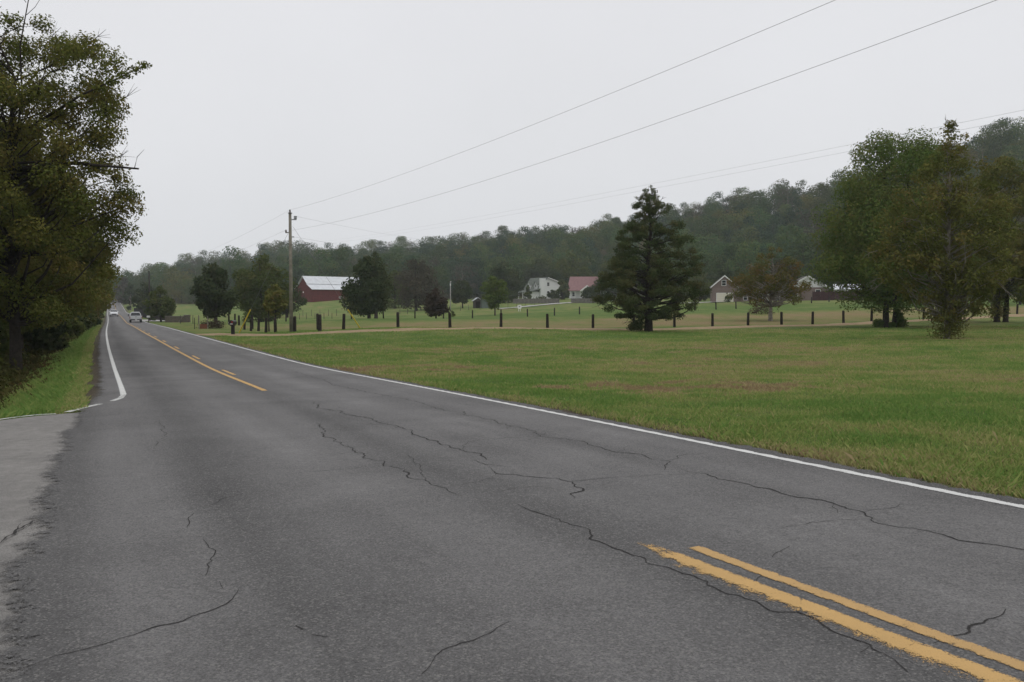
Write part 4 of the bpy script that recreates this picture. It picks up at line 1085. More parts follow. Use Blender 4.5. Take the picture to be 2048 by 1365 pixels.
mb = MB(); mb.tube([(0, 0, PH), (0, 0, PH + .06)], .17, 10); mb.tube([(0, 0, PH + .06), (0, 0, PH + .12), (0, 0, PH + .2), (0, 0, PH + .3)], [.05, .09, .06, .08], 8)
mb.build('pole_top_insulator', PORC, t)
mb = MB(); mb.box(.12, .5, -.04, .04, PH - .52, PH - .44)
for x in (.36, .48): mb.tube([(x, 0, PH - .45), (x, 0, PH - .36), (x, 0, PH - .28), (x, 0, PH - .2)], [.05, .07, .05, .07], 8)
mb.build('side_arm', STEEL, t)
mb = MB(); mb.box(-.38, -.12, -.03, .03, PH - 1.55, PH - 1.47); mb.tube([(-.34, 0, PH - 1.5), (-.34, 0, PH - 1.4), (-.34, 0, PH - 1.28)], [.06, .08, .05], 8); mb.build('neutral_bracket', PORC, t)
mb = MB(); mb.tube([(.12, 0, PH - 1.85), (.3, 0, PH - 1.85)], [.05, .05], 6); mb.build('tap_clamp', STEEL, t)
pole(300, 158, 9.6, .17, POLED, 'slim dark utility pole beside the road next to the parked entrance walls')
COL.objects['utility_pole.001']['label'] = 'slim dark utility pole at the roadside beside the pickup truck'
t3, p3 = pole(901, 205, 7.4, .13, simple('pale_grey_pole', (.34, .33, .31), .8, .2), 'thin pale yard light pole in front of the dark low tree')
mb = MB(); mb.box(-.12, .12, -.12, .12, 6.3, 6.75); mb.box(-.03, .25, -.03, .03, 7.2, 7.28); mb.build('yard_lamp', simple('lamp_white', (.7, .7, .68), .5), t3)
def wire(a, b, sag, label, name='power_line', r=.006, n=40, parts=None):
    a = np.array(a, float); b = np.array(b, float); q = np.linspace(0, 1, n)[:, None]
    P = a * (1 - q) + b * q; P[:, 2] -= (4 * sag * q * (1 - q))[:, 0]
    mb = MB(); mb.tube([p for p in P], r, 4)
    return tag(mb.build(name, WIREM), label, 'power line')
T = lambda dx, dz: pb + np.array([dx, 0, PH + dz])
wire(T(0, .28), at(2196, -224, 15), .5, 'uppermost wire rising from the top of the wooden utility pole over the field')
wire(T(.0, -1.35), at(2310, -118, 15.5), .7, 'second wire rising from the neutral bracket of the wooden utility pole')
q300 = at(300, 537, 158); 
wire(T(0, .28), q300, .9, 'thin wire from the pole top down to the slim dark pole by the road')
wire(T(-.34, -1.3), q300 + [0, 0, -1.2], .9, 'lower thin wire from the neutral bracket to the slim dark pole')
wire(T(.45, -.22), at(1000, 470, 330), 2.5, 'upper tap wire leaving the side arm of the wooden pole towards the hill')
wire(T(.3, -1.85), at(1010, 498, 330), 2.5, 'lower tap wire leaving the wooden pole towards the hill')
wire(at(600, 487, 330), at(2250, 180, 40), 1.2, 'upper of the two wires crossing in front of the wooded hill')
wire(at(600, 492, 330), at(2250, 197, 40), 1.2, 'lower of the two wires crossing in front of the wooded hill')
def guy(top, px, d, gl, label):
    f = np.array(place(px, d)); top = np.array(top); t = empty('guy_wire', f, label, 'guy wire')
    mb = MB(); mb.tube([(0, 0, 0), tuple(top - f)], .010, 4); mb.build('strand', WIREM, t)
    u = (top - f) / np.linalg.norm(top - f); mb = MB(); mb.tube([tuple(u * .05), tuple(u * gl)], [.055, .05], 8); mb.build('guard_sleeve', YGUARD, t)
guy(T(-.2, -1.6), 478, 68, 2.3, 'guy wire with a yellow sleeve beside the black mailbox')
guy(T(.2, -1.0), 722, 70, 2.1, 'guy wire with a yellow sleeve before the round dark tree')

# ------------------------------------------------------------------ mailbox
BLK = simple('black_enamel', (.014, .013, .013), .45, .4, var=.2); WHITEP = simple('white_paint', (.72, .72, .70), .55, .3, var=.06); REDP = simple('red_paint', (.42, .05, .05), .5, .3, var=.1)
p = place(466, 64.5); t = empty('mailbox', p, 'black mailbox on a stout dark post at the mouth of the gravel drive', 'mailbox', None, R(-4))
mb = MB(); mb.bbox(-.12, .12, -.1, .1, -.2, .82, .015); mb.bbox(-.13, .13, -.28, .28, .72, .80, .01); mb.build('mailbox_post', BLK, t)
prof = [(-.19, .81), (.19, .81), (.19, 1.0)] + [(.19 * math.cos(a), 1.0 + .15 * math.sin(a)) for a in np.linspace(.15, math.pi - .15, 10)] + [(-.19, 1.0)]
mb = MB(); mb.prism(prof, -.32, .32); b = mb.build('mailbox_shell', BLK, t)
mb = MB(); mb.prism([(x * 1.06, z if z > .9 else z - .005) for x, z in prof], -.345, -.322); mb.build('mailbox_door', BLK, t)
mb = MB(); mb.box(-.08, .14, -.352, -.346, .84, .89); mb.build('number_plate', WHITEP, t)
mb = MB(); mb.box(-.215, -.196, -.25, -.12, .88, 1.02); mb.box(-.215, -.200, -.349, -.30, .90, 1.03); mb.build('white_sticker', WHITEP, t)
mb = MB(); mb.box(.02, .15, -.352, -.346, .98, 1.05); mb.build('red_flag', REDP, t)
p = place(297, 150); t = empty('mailbox', p, 'small white mailbox beside the slim dark roadside pole', 'mailbox')
mb = MB(); mb.prism([(-.2, .85), (.2, .85), (.2, 1.05)] + [(.2 * math.cos(a), 1.05 + .16 * math.sin(a)) for a in np.linspace(.2, math.pi - .2, 8)] + [(-.2, 1.05)], -.3, .3); mb.build('mailbox_shell', WHITEP, t)
mb = MB(); mb.bbox(-.06, .06, -.06, .06, -.2, .849, .01); mb.build('mailbox_post', POLED, t)

# pen of two posts with rusty boards
p = place(407, 86); t = empty('garden_frame', p, 'small frame of pale posts with a rusty red panel beside the reddish shrub', 'garden frame')
for x in (-.45, .45):
    mb = MB(); mb.tube([(x, 0, -.2), (x, 0, 1.35)], .045, 6); mb.build('frame_post', BARKP, t)
mb = MB(); mb.tube([(-1.0, .2, -.2), (-1.0, .2, 1.2)], .035, 6); mb.build('frame_post', POLED, t)
mb = MB()
for k in range(4): mb.box(-.36, .36, -.03, .03, .06 + k * .12, .165 + k * .12)
mb.build('rusty_panel', simple('rusty_panel', (.18, .07, .045), .9, .1), t)
# white sign
p = place(1039, 180); t = empty('sign_board', p, 'white rounded sign board on two short legs before the white house', 'sign')
mb = MB(); mb.prism([(.42 * math.copysign(abs(math.cos(a)) ** .5, math.cos(a)), .95 + .42 * math.copysign(abs(math.sin(a)) ** .5, math.sin(a))) for a in np.linspace(0, 6.283, 24, endpoint=False)], -.05, .05); mb.build('board', WHITEP, t)
mb = MB(); mb.prism([(.2 * math.cos(a), 1.0 + .17 * math.sin(a)) for a in np.linspace(0, 6.283, 14, endpoint=False)], -.056, -.051); mb.build('emblem', simple('grey_emblem', (.25, .25, .25)), t)
for x in (-.18, .18):
    mb = MB(); mb.box(x - .05, x + .05, -.04, .04, -.2, .54); mb.build('leg', WHITEP, t)

# ------------------------------------------------------------------ buildings
def boards(name, col, period, vert=True, rough=.85, depth=.35):
    m, nt, out = new_mat(name); oc = objco(nt)
    sp = nd(nt, 'ShaderNodeSeparateXYZ'); nt.links.new(oc, sp.inputs[0])
    u = math_n(nt, 'ADD', sp.outputs[0], sp.outputs[1]) if vert else sp.outputs[2]
    fr = math_n(nt, 'FRACT', math_n(nt, 'DIVIDE', u, period))
    gap = ramp(nt, fr, [(0, 0.55), (.06, 1.0), (.94, 1.0), (1, .55)])
    n = noise(nt, 1.5, 5, .65, oc)
    c = ramp(nt, n, [(.3, tuple(k * (1 - depth) for k in col)), (.7, tuple(min(1, k * (1 + depth)) for k in col))])
    bsdf(nt, out, mixc(nt, .6, c, gap, 'MULTIPLY'), rough, .2); return m
BARNR = boards('barn_red_boards', (.105, .022, .022), .3)
TINW = simple('white_tin_roof', (.60, .62, .65), .5, .4, var=.12, scale=.8)
SIDW = boards('white_clapboard', (.62, .63, .62), .25, False, .7, .06)
ROOFG = boards('grey_green_shingle', (.13, .145, .125), .3, False, .9, .2)
ROOFR = boards('faded_red_roof', (.22, .125, .125), .6, True, .7, .15)
ROOFD = boards('dark_shingle', (.075, .068, .062), .3, False, .9, .25)
GLASS = simple('dark_window_glass', (.018, .02, .022), .12, .5, var=.1)
NEARBLK = simple('near_black', (.012, .011, .010), .9, .1)
CREAM = boards('cream_garage_panels', (.58, .55, .46), .55, False, .6, .05)
def brick(name, c1, c2, mo):
    m, nt, out = new_mat(name); oc = objco(nt)
    sp = nd(nt, 'ShaderNodeSeparateXYZ'); nt.links.new(oc, sp.inputs[0]); cb = nd(nt, 'ShaderNodeCombineXYZ')
    nt.links.new(math_n(nt, 'ADD', sp.outputs[0], sp.outputs[1]), cb.inputs[0]); nt.links.new(sp.outputs[2], cb.inputs[1])
    b = nd(nt, 'ShaderNodeTexBrick'); nt.links.new(cb.outputs[0], b.inputs['Vector']); b.inputs['Scale'].default_value = 1
    b.inputs['Brick Width'].default_value = .23; b.inputs['Row Height'].default_value = .08; b.inputs['Mortar Size'].default_value = .01
    b.inputs['Color1'].default_value = (*c1, 1); b.inputs['Color2'].default_value = (*c2, 1); b.inputs['Mortar'].default_value = (*mo, 1)
    n = noise(nt, .8, 4, .6, oc); bsdf(nt, out, mixc(nt, .6, b.outputs['Color'], ramp(nt, n, [(.3, .75), (.7, 1.2)]), 'MULTIPLY'), .9, .1); return m
BRICK = brick('brown_brick', (.125, .085, .075), (.17, .115, .10), (.22, .20, .18))
STONE = brick('rough_brown_stone', (.10, .085, .07), (.17, .145, .115), (.08, .07, .06))

def window(parent, x0, x1, z0, z1, y=0.0, axis='y', frame=WHITEP, sgn=-1):
    """frame with pane on the wall plane y (or x when axis == 'x')"""
    e = .09; mb = MB()
    def bx(m, a0, a1, c0, c1, d0, d1):
        lo, hi = sorted((y + sgn * d0, y + sgn * d1))
        m.box(a0, a1, lo, hi, c0, c1) if axis == 'y' else m.box(lo, hi, a0, a1, c0, c1)
    bx(mb, x0 - e, x0, z0 - e, z1 + e, -.05, .06); bx(mb, x1, x1 + e, z0 - e, z1 + e, -.05, .06)
    bx(mb, x0, x1, z1, z1 + e, -.05, .055); bx(mb, x0, x1, z0 - e, z0, -.05, .08); bx(mb, x0, x1, (z0 + z1) / 2 - .03, (z0 + z1) / 2 + .03, -.02, .045)
    w = mb.build('window', frame, parent); mb = MB(); bx(mb, x0, x1, z0, z1, -.05, .02); mb.build('pane', GLASS, w)

# red barn
p = np.array(place(625, 300)); p[2] += 0; t = empty('barn', (p[0], p[1], p[2] - .1), 'long dark red barn with a two pitched white tin roof', 'barn', None, R(46))
L, Wd = 30, 12
g = [(0, -1.0), (0, 4.9), (3.2, 6.62), (6, 9.25), (8.8, 6.62), (12, 4.9), (12, -1.0)]
mb = MB(); mb.M = Matrix(((0, 1, 0, 0), (1, 0, 0, 0), (0, 0, 1, 0), (0, 0, 0, 1))); mb.prism(g, 0, L); mb.build('wall', BARNR, t)
mb = MB(); rp = [(-.5, 4.62), (3.3, 6.66), (6, 9.26)]
for (a, b) in zip(rp[:-1], rp[1:]):
    o_ = .06 if a[0] < 0 else .42
    if a[0] > 0: a = (a[0] - .35, a[1] - .34)
    mb.slab([(-.5, a[0], a[1]+o_), (L + .5, a[0], a[1]+o_), (L + .5, b[0], b[1]+o_), (-.5, b[0], b[1]+o_)], .08)
    mb.slab([(L + .5, 12 - a[0], a[1]+o_), (-.5, 12 - a[0], a[1]+o_), (-.5, 12 - b[0], b[1]+o_), (L + .5, 12 - b[0], b[1]+o_)], .08)
mb.build('roof', TINW, t)
for x in (11.5, 15.5): window(t, x, x + 1.7, 1.6, 2.2)
mb = MB(); mb.box(-.06, .02, 4.6, 7.4, -.2, 3.3); d_ = mb.build('door', boards('barn_door_boards', (.085, .020, .020), .3), t)
mb = MB(); mb.box(-.07, -.001, 5.75, 6.25, 3.5, 4.0); mb.build('pale_spot', WHITEP, t)  # plain white box for the pale spot on the gable
mb = MB(); mb.tube([(0, 6, 9.2), (0, 6, 10.4)], .05, 5); mb.build('roof_rod', STEEL, t)

# white farmhouse
p = np.array(place(1079, 312)); t = empty('farmhouse', (p[0], p[1], p[2] - .1), 'white clapboard farmhouse with a grey green roof and dormers', 'house', None, R(28))
rx, rz_, W9, LL = 3.4, 8.1, 9.6, 12.5
prof = [(0, -1), (0, 3.4), (rx, rz_), (W9, 6.1), (W9, -1)]
mb = MB(); mb.prism(prof, 0, LL); mb.build('wall', SIDW, t)
mb = MB()
mb.slab([(-.6, LL + .4, 2.75), (-.6, -.4, 2.75), (rx, -.4, rz_ + .12), (rx, LL + .4, rz_ + .12)], .14)
mb.slab([(rx, LL + .4, rz_ + .12), (rx, -.4, rz_ + .12), (W9 + .5, -.4, 6.1 - .02), (W9 + .5, LL + .4, 6.1 - .02)], .14)
rf = mb.build('roof', ROOFG, t)
mb = MB(); mb.slab([(rx, -.5, rz_ + .02), (W9 + .5, -.5, 5.98), (W9 + .5, -.5, 6.28), (rx, -.5, rz_ + .3)], .09); mb.build('fascia', WHITEP, rf)
mb = MB(); mb.bbox(.05, 2.4, -.7, .3, -1, 7.9, .03); mb.build('chimney', SIDW, t)
window(t, 3.3, 4.3, 5.1, 6.4); window(t, 3.3, 4.3, 1.4, 3.1); window(t, 7.3, 8.2, 1.6, 2.9)
for y0 in (2.2, 7.6):
    mb = MB(); mb.M = Matrix(((0, 1, 0, 0), (1, 0, 0, 0), (0, 0, 1, 0), (0, 0, 0, 1))); mb.prism([(y0, 4.1), (y0 + 1.7, 4.1), (y0 + 1.7, 5.8), (y0 + .85, 7.0), (y0, 5.8)], .05, 2.2); dm = mb.build('dormer', SIDW, t)
    window(dm, y0 + .45, y0 + 1.25, 4.5, 5.7, .05, 'x')
    mb = MB(); mb.slab([(-.2, y0 + .85, 7.08), (-.2, y0 - .3, 5.55), (2.2, y0 - .3, 5.55), (2.2, y0 + .85, 7.08)], -.1); mb.slab([(-.2, y0 + .85, 7.08), (-.2, y0 + 2.0, 5.55), (2.2, y0 + 2.0, 5.55), (2.2, y0 + .85, 7.08)], .1); mb.build('dormer_roof', ROOFG, dm)
mb = MB(); mb.slab([(-4.2, -1.2, 2.9), (0.0, -1.2, 3.9), (0.0, 3.5, 3.9), (-4.2, 3.5, 2.9)], .14); mb.slab([(-3.6, 3.6, 2.6), (-.02, 3.6, 3.3), (-.02, LL + 1.5, 3.3), (-3.6, LL + 1.5, 2.6)], .14); mb.build('porch_roof', ROOFG, t)
mb = MB(); mb.box(-3.0, -.02, .2, 3.3, -1, 2.95); mb.build('porch_room', SIDW, t)
for y0 in (4.0, 7.2, 10.3, 13.4):
    mb = MB(); mb.bbox(-3.4, -3.2, y0, y0 + .2, -1, 2.62, .02); mb.build('porch_post', WHITEP, t)
mb = MB(); mb.box(-3.7, -.02, 3.6, 14, -1, .3); mb.build('porch_floor', CONC, t)

# red roofed house
p = np.array(place(1136, 304)); t = empty('house', (p[0], p[1], p[2] - .1), 'white house under a faded red roof, half hidden by the cedar', 'house', None, R(-3))
mb = MB(); mb.box(.6, 14.4, 0, 9, -1, 3.4); mb.build('wall', SIDW, t)
mb = MB(); mb.slab([(-.2, -2.2, 2.9), (15.2, -2.2, 2.9), (13.6, 4.5, 8.2), (.9, 4.5, 8.2)], .15); mb.slab([(15.2, 11, 3.0), (-.2, 11, 3.0), (.9, 4.5, 8.2), (13.6, 4.5, 8.2)], .15)
mb.slab([(-.2, 11, 2.9), (-.2, -2.2, 2.9), (.9, 4.5, 8.2), (.9, 4.6, 8.2)], .15); rf = mb.build('roof', ROOFR, t)
mb = MB(); mb.prism([(4.2, 2.9), (9.6, 2.9), (6.9, 5.0)], -2.6, 1.0); mb.build('porch_gable', WHITEP, t)
for x in (.8, 2.4, 4.4, 9.2, 12, 14):
    mb = MB(); mb.bbox(x, x + .22, -2.1, -1.88, -1, 2.88, .02); mb.build('porch_post', WHITEP, t)
mb = MB(); mb.box(0, 15, -2.2, 0, -1, .25); mb.build('porch_floor', CONC, t)
window(t, 1.6, 2.5, 1.0, 2.4); window(t, 10.2, 11.2, 1.0, 2.4)
mb = MB(); mb.box(6.3, 7.4, -.06, .02, .3, 2.5); mb.build('door', BARNR, t)

# brick house with garage
p = np.array(place(1424, 200)); t = empty('house', (p[0], p[1], p[2] - .05), 'brown brick house with a garage gable and white trimmed roof', 'house', None, R(-11))
mb = MB(); mb.prism([(0, -1), (0, 4.0), (2.9, 6.5), (5.8, 4.0), (5.8, -1)], 0, 10); mb.box(5.8, 17.6, 2.5, 10, -1, 2.9); mb.box(17.6, 26.8, .8, 10, -1, 3.7); mb.build('wall', BRICK, t)
mb = MB(); mb.prism([(17.65, 3.72), (26.75, 3.72), (22.2, 6.3)], .78, 9); mb.build('gable_siding', SIDW, t)
mb = MB()
def gable_roof(mb, x0, xm, x1, ze, zp, y0, y1, th=.14):
    k = .4
    sl = (zp - ze) / (xm - x0); sr = (zp - ze) / (x1 - xm)
    mb.slab([(x0 - k, y1, ze - k * sl + .04), (x0 - k, y0, ze - k * sl + .04), (xm, y0, zp + .04), (xm, y1, zp + .04)], th)
    mb.slab([(xm, y1, zp + .04), (xm, y0, zp + .04), (x1 + k, y0, ze - k * sr + .04), (x1 + k, y1, ze - k * sr + .04)], th)
gable_roof(mb, 0, 2.9, 5.8, 4.0, 6.5, -.3, 10.3); gable_roof(mb, 17.6, 22.2, 26.8, 3.72, 6.32, .45, 10.3)
mb.slab([(5.5, 1.9, 2.75), (17.9, 1.9, 2.75), (17.9, 6.2, 5.4), (5.5, 6.2, 5.4)], .14); mb.slab([(17.9, 10.6, 2.75), (5.5, 10.6, 2.75), (5.5, 6.2, 5.4), (17.9, 6.2, 5.4)], .14)
rf = mb.build('roof', ROOFD, t)
mb = MB()
for (x0, xm, x1, ze, zp, yy) in ((0, 2.9, 5.8, 4.0, 6.5, -.31), (17.6, 22.2, 26.8, 3.72, 6.32, .44)):
    sl = (zp - ze) / (xm - x0) * .4; sr = (zp - ze) / (x1 - xm) * .4
    mb.slab([(x0 - .4, yy, ze - sl - .12), (xm, yy, zp - .12), (xm, yy, zp + .2), (x0 - .4, yy, ze - sl + .2)], .1); mb.slab([(xm, yy, zp - .12), (x1 + .4, yy, ze - sr - .12), (x1 + .4, yy, ze - sr + .2), (xm, yy, zp + .2)], .1)
mb.box(5.9, 17.5, 1.78, 1.88, 2.6, 2.86); mb.build('fascia', WHITEP, rf)
mb = MB(); mb.box(1.1, 4.9, -.04, .05, -.3, 2.3); gd = mb.build('garage_door', CREAM, t)
mb = MB()
for q in ((1.0, 1.1, -.3, 2.42), (4.9, 5.0, -.3, 2.42)): mb.box(q[0], q[1], -.06, .05, q[2], q[3])
mb.box(1.1, 4.9, -.06, .05, 2.3, 2.42); mb.build('frame', WHITEP, gd)
window(t, 2.3, 3.2, 4.2, 5.4); window(t, 19.0, 19.9, 1.5, 2.7, .8); window(t, 24.0, 25.0, 1.5, 3.1, .8)
for x in (7.6, 9.3, 11.2, 15.2): window(t, x, x + .8, .7, 2.1, 2.5)
mb = MB(); mb.box(13.0, 13.9, 2.42, 2.52, -.3, 2.1); mb.build('door', WHITEP, t)
for x in (8.9, 12.3):
    mb = MB(); mb.bbox(x, x + .15, 1.95, 2.1, -1, 2.7, .02); mb.build('porch_post', WHITEP, t)

# maroon board fence, weathered fence, shed, white shed
def board_fence(px0, d0, px1, d1, h, mat, label, name='board_fence', lift=.03):
    a = np.array(place(px0, d0)); b = np.array(place(px1, d1)); t = empty(name, a, label, 'fence')
    L = float(np.hypot(*(b - a)[:2])); u = (b - a)[:2] / L; n = max(1, int(L / 2.4)); mb = MB(); post = []
    t.rotation_euler = (0, 0, math.atan2(u[1], u[0]))
    zs = ground(a[0] + u[0] * np.linspace(0, L, n + 1), a[1] + u[1] * np.linspace(0, L, n + 1)) - a[2]
    rg = random.Random(int(px0))
    for k in range(n):
        x = L * k / n; w = L / n; m = max(2, int(w / .24))
        for j in range(m):
            f = (j + .5) / m; z = zs[k] * (1 - f) + zs[k + 1] * f
            mb.box(x + w * j / m + .006, x + w * (j + 1) / m - .006, -.02, .02, z + lift - .1, z + h * rg.uniform(.96, 1.03))
    mb.build('board_panel', mat, t)
    for k in range(n + 1):
        mb = MB(); mb.box(L * k / n - .06, L * k / n + .06, .022, .14, zs[k] - .4, zs[k] + h + .08); mb.build('post', mat, t)
    return t
board_fence(1625, 193, 1760, 186, 2.1, boards('maroon_boards', (.050, .022, .024), .24), 'tall maroon board fence beside the brick house')
WEATH = boards('weathered_boards', (.15, .14, .125), .2)
board_fence(1026, 255, 1118, 246, 1.5, WEATH, 'weathered grey board fence in front of the white farmhouse')
board_fence(1142, 246, 1190, 240, 1.4, WEATH, 'weathered grey board fence in front of the red roofed house')
board_fence(268, 235, 301, 176, 1.9, boards('black_boards', (.016, .015, .015), .2), 'black board fence climbing along the road past the pickup truck')
board_fence(301, 166, 342, 163, 1.5, boards('dark_boards', (.035, .03, .027), .2), 'low dark board fence behind the stone entrance wall')
p = place(332, 148); q = place(379, 146); t = empty('stone_wall', p, 'low brown stone entrance wall with a capped end pillar', 'wall'); L = float(np.hypot(q[0] - p[0], q[1] - p[1])); t.rotation_euler = (0, 0, math.atan2(q[1] - p[1], q[0] - p[0]))
mb = MB(); mb.bbox(0, L - .9, -.25, .25, -.5, 1.12, .04); mb.build('wall_body', STONE, t)
mb = MB(); mb.bbox(L - .9, L - .1, -.4, .4, -.5, 1.3, .05); mb.build('pillar', STONE, t)
mb = MB(); mb.bbox(L - 1.0, L, -.5, .5, 1.302, 1.42, .03); mb.bbox(-.03, L - 1.02, -.3, .3, 1.122, 1.2, .03); mb.build('coping', simple('stone_cap', (.16, .14, .12)), t)
mb = MB(); mb.slab([(L - 2.1, -.45, .1), (L - 1.9, -.45, .1), (L - .95, -.45, 1.2), (L - 1.15, -.45, 1.2)], .06); mb.build('brace_board', BARKP, t)
p = place(956, 222); t = empty('shed', p, 'small dark shed with a pale tin roof behind the bright green tree', 'shed', None, R(12))
mb = MB(); mb.prism([(-.95, -.5), (-.95, 2.1), (0, 2.75), (.95, 2.1), (.95, -.5)], 0, 2.6); mb.build('wall', simple('shed_boards', (.06, .055, .05)), t)
mb = MB(); gable_roof(mb, -.95, 0, .95, 2.1, 2.75, -.3, 2.8, .07); mb.build('roof', TINW, t)
mb = MB(); mb.box(-.6, .6, -.03, .02, -.1, 1.8); mb.build('door', NEARBLK, t)  # near-black slab set on the solid shed front
p = place(975, 218); t = empty('shed', p, 'grey green lean-to right of the small dark shed', 'shed', None, R(12))
mb = MB(); mb.prism([(-1.4, -.5), (-1.4, 2.4), (1.7, 1.6), (1.7, -.5)], 0, 2.4); mb.build('wall', simple('grey_green_sheet', (.10, .125, .11)), t)
mb = MB(); mb.slab([(-1.6, -.2, 2.47), (1.9, -.2, 1.57), (1.9, 2.6, 1.57), (-1.6, 2.6, 2.47)], .06); mb.build('roof', simple('grey_green_roof', (.12, .14, .13)), t)
p = place(1706, 205); t = empty('shed', p, 'white shed with a bright roof glimpsed through the big green sycamore', 'shed', None, R(-18))
mb = MB(); mb.prism([(-4.2, -.5), (-4.2, 2.5), (4.2, 2.5), (4.2, -.5)], 0, 6); mb.build('wall', SIDW, t)
mb = MB(); mb.slab([(-4.5, -.4, 2.52), (4.5, -.4, 2.52), (4.5, 3, 3.9), (-4.5, 3, 3.9)], .1); mb.slab([(4.5, 6.4, 2.52), (-4.5, 6.4, 2.52), (-4.5, 3, 3.9), (4.5, 3, 3.9)], .1); mb.build('roof', TINW, t)

# ------------------------------------------------------------------ vehicles (front points to -y)
CARW = simple('white_car_paint', (.70, .71, .72), .25, .5, var=.03); TRUCKS = simple('silver_white_paint', (.52, .53, .54), .3, .5, var=.04)
RUB = simple('tyre_rubber', (.018, .018, .018), .9, .2); RIM = simple('alloy_rim', (.35, .36, .37), .35, .5, .7); CHR = simple('grey_plastic', (.05, .05, .052), .6, .3)
CGL = simple('car_glass', (.016, .018, .020), .08, .6, var=.1); HL = simple('headlight_glass', (.55, .57, .60), .15, .6, var=.1); TL = simple('tail_light', (.22, .015, .012), .25, .5)
def loft(mb, secs, close=True):
    """secs: list of (y, [(x, z) ...]) closed rings"""
    n = len(secs[0][1]); vs = [(x, y, z) for y, ring in secs for x, z in ring]
    fs = [(i*n+j, i*n+(j+1) % n, (i+1)*n+(j+1) % n, (i+1)*n+j) for i in range(len(secs)-1) for j in range(n)]
    mb.add(vs, fs + [tuple(range(n))[::-1], tuple(range((len(secs)-1)*n, len(secs)*n))])
def ring(hw, z0, z1, c=.12, taper=1.0):
    t = hw * taper; m = z0 + (z1 - z0) * .55
    return [(-hw + c, z0), (hw - c, z0), (hw, z0 + c * .8), (hw, m), (t - c * .3, z1 - c * .5), (t - c * 1.4, z1), (-t + c * 1.4, z1), (-t + c * .3, z1 - c * .5), (-hw, m), (-hw, z0 + c * .8)]
def wheel(parent, x, y, r, w, name='wheel'):
    s = 1 if x > 0 else -1
    mb = MB(); mb.tube([(x - w / 2, y, r), (x - w / 2 + .03, y, r), (x + w / 2 - .03, y, r), (x + w / 2, y, r)], [r - .03, r, r, r - .03], 20); wo = mb.build(name, RUB, parent)
    mb = MB(); e = x + s * w / 2; mb.tube([(e - s * .02, y, r), (e + s * .012, y, r)], [r * .62, r * .55], 16); mb.build('rim', RIM, wo)
def sedan():
    s, o = 232, -1.66; x, y, z = map(float, road_pt(s, o)); th = float(np.interp(s, SS, _t))
    t = empty('car', (x, y, z + .005), 'white sedan with a dark grille driving towards the camera', 'car', None, -th); t.scale = (1.04, 1.0, 1.13)
    mb = MB(); loft(mb, [(-2.42, ring(.72, .38, .66, .08)), (-2.3, ring(.86, .26, .76, .12)), (-1.9, ring(.91, .22, .86, .12, .96)), (-1.0, ring(.92, .20, .98, .12, .95)), (0, ring(.92, .20, 1.0, .12, .95)), (1.4, ring(.92, .20, 1.02, .12, .95)), (2.1, ring(.89, .25, 1.02, .12, .94)), (2.42, ring(.78, .36, .92, .1))]); mb.build('body', CARW, t, True)
    mb = MB(); loft(mb, [(-1.05, ring(.84, .9, .99, .05, .95)), (-.25, ring(.80, .9, 1.38, .08, .80)), (.2, ring(.80, .9, 1.46, .08, .78)), (1.0, ring(.79, .9, 1.42, .08, .78)), (1.95, ring(.80, .9, 1.02, .05, .9))]); cab = mb.build('cabin', CARW, t, True)
    mb = MB(); mb.slab([(-.72, -.97, 1.03), (.72, -.97, 1.03), (.60, -.30, 1.37), (-.60, -.30, 1.37)], .03); mb.build('windscreen', CGL, cab)
    for sx in (-1, 1):
        mb = MB(); mb.slab([(sx * .815, -.72, 1.03), (sx * .815, 1.5, 1.05), (sx * .665, .95, 1.37), (sx * .665, -.22, 1.36)], .02 * -sx); mb.build('side_window', CGL, cab)
        mb = MB(); mb.bbox(sx * .95 - .1, sx * .95 + .1, -.82, -.7, .98, 1.12, .03); mb.build('wing_mirror', CARW, t)
        mb = MB(); mb.slab([(sx * .42, -2.41, .60), (sx * .80, -2.28, .62), (sx * .84, -2.22, .76), (sx * .48, -2.36, .73)], .03 * -sx); mb.build('headlight', HL, t)
    mb = MB(); mb.prism([(-.52, .42), (.52, .42), (.44, .62), (-.44, .62)], -2.455, -2.36); mb.build('grille', CHR, t)
    mb = MB(); mb.box(-.62, .62, -2.40, -2.28, .27, .37); mb.build('bumper_intake', CHR, t)
    for sx in (-1, 1):
        for yy in (-1.45, 1.4): wheel(t, sx * .80, yy, .33, .22)
sedan()
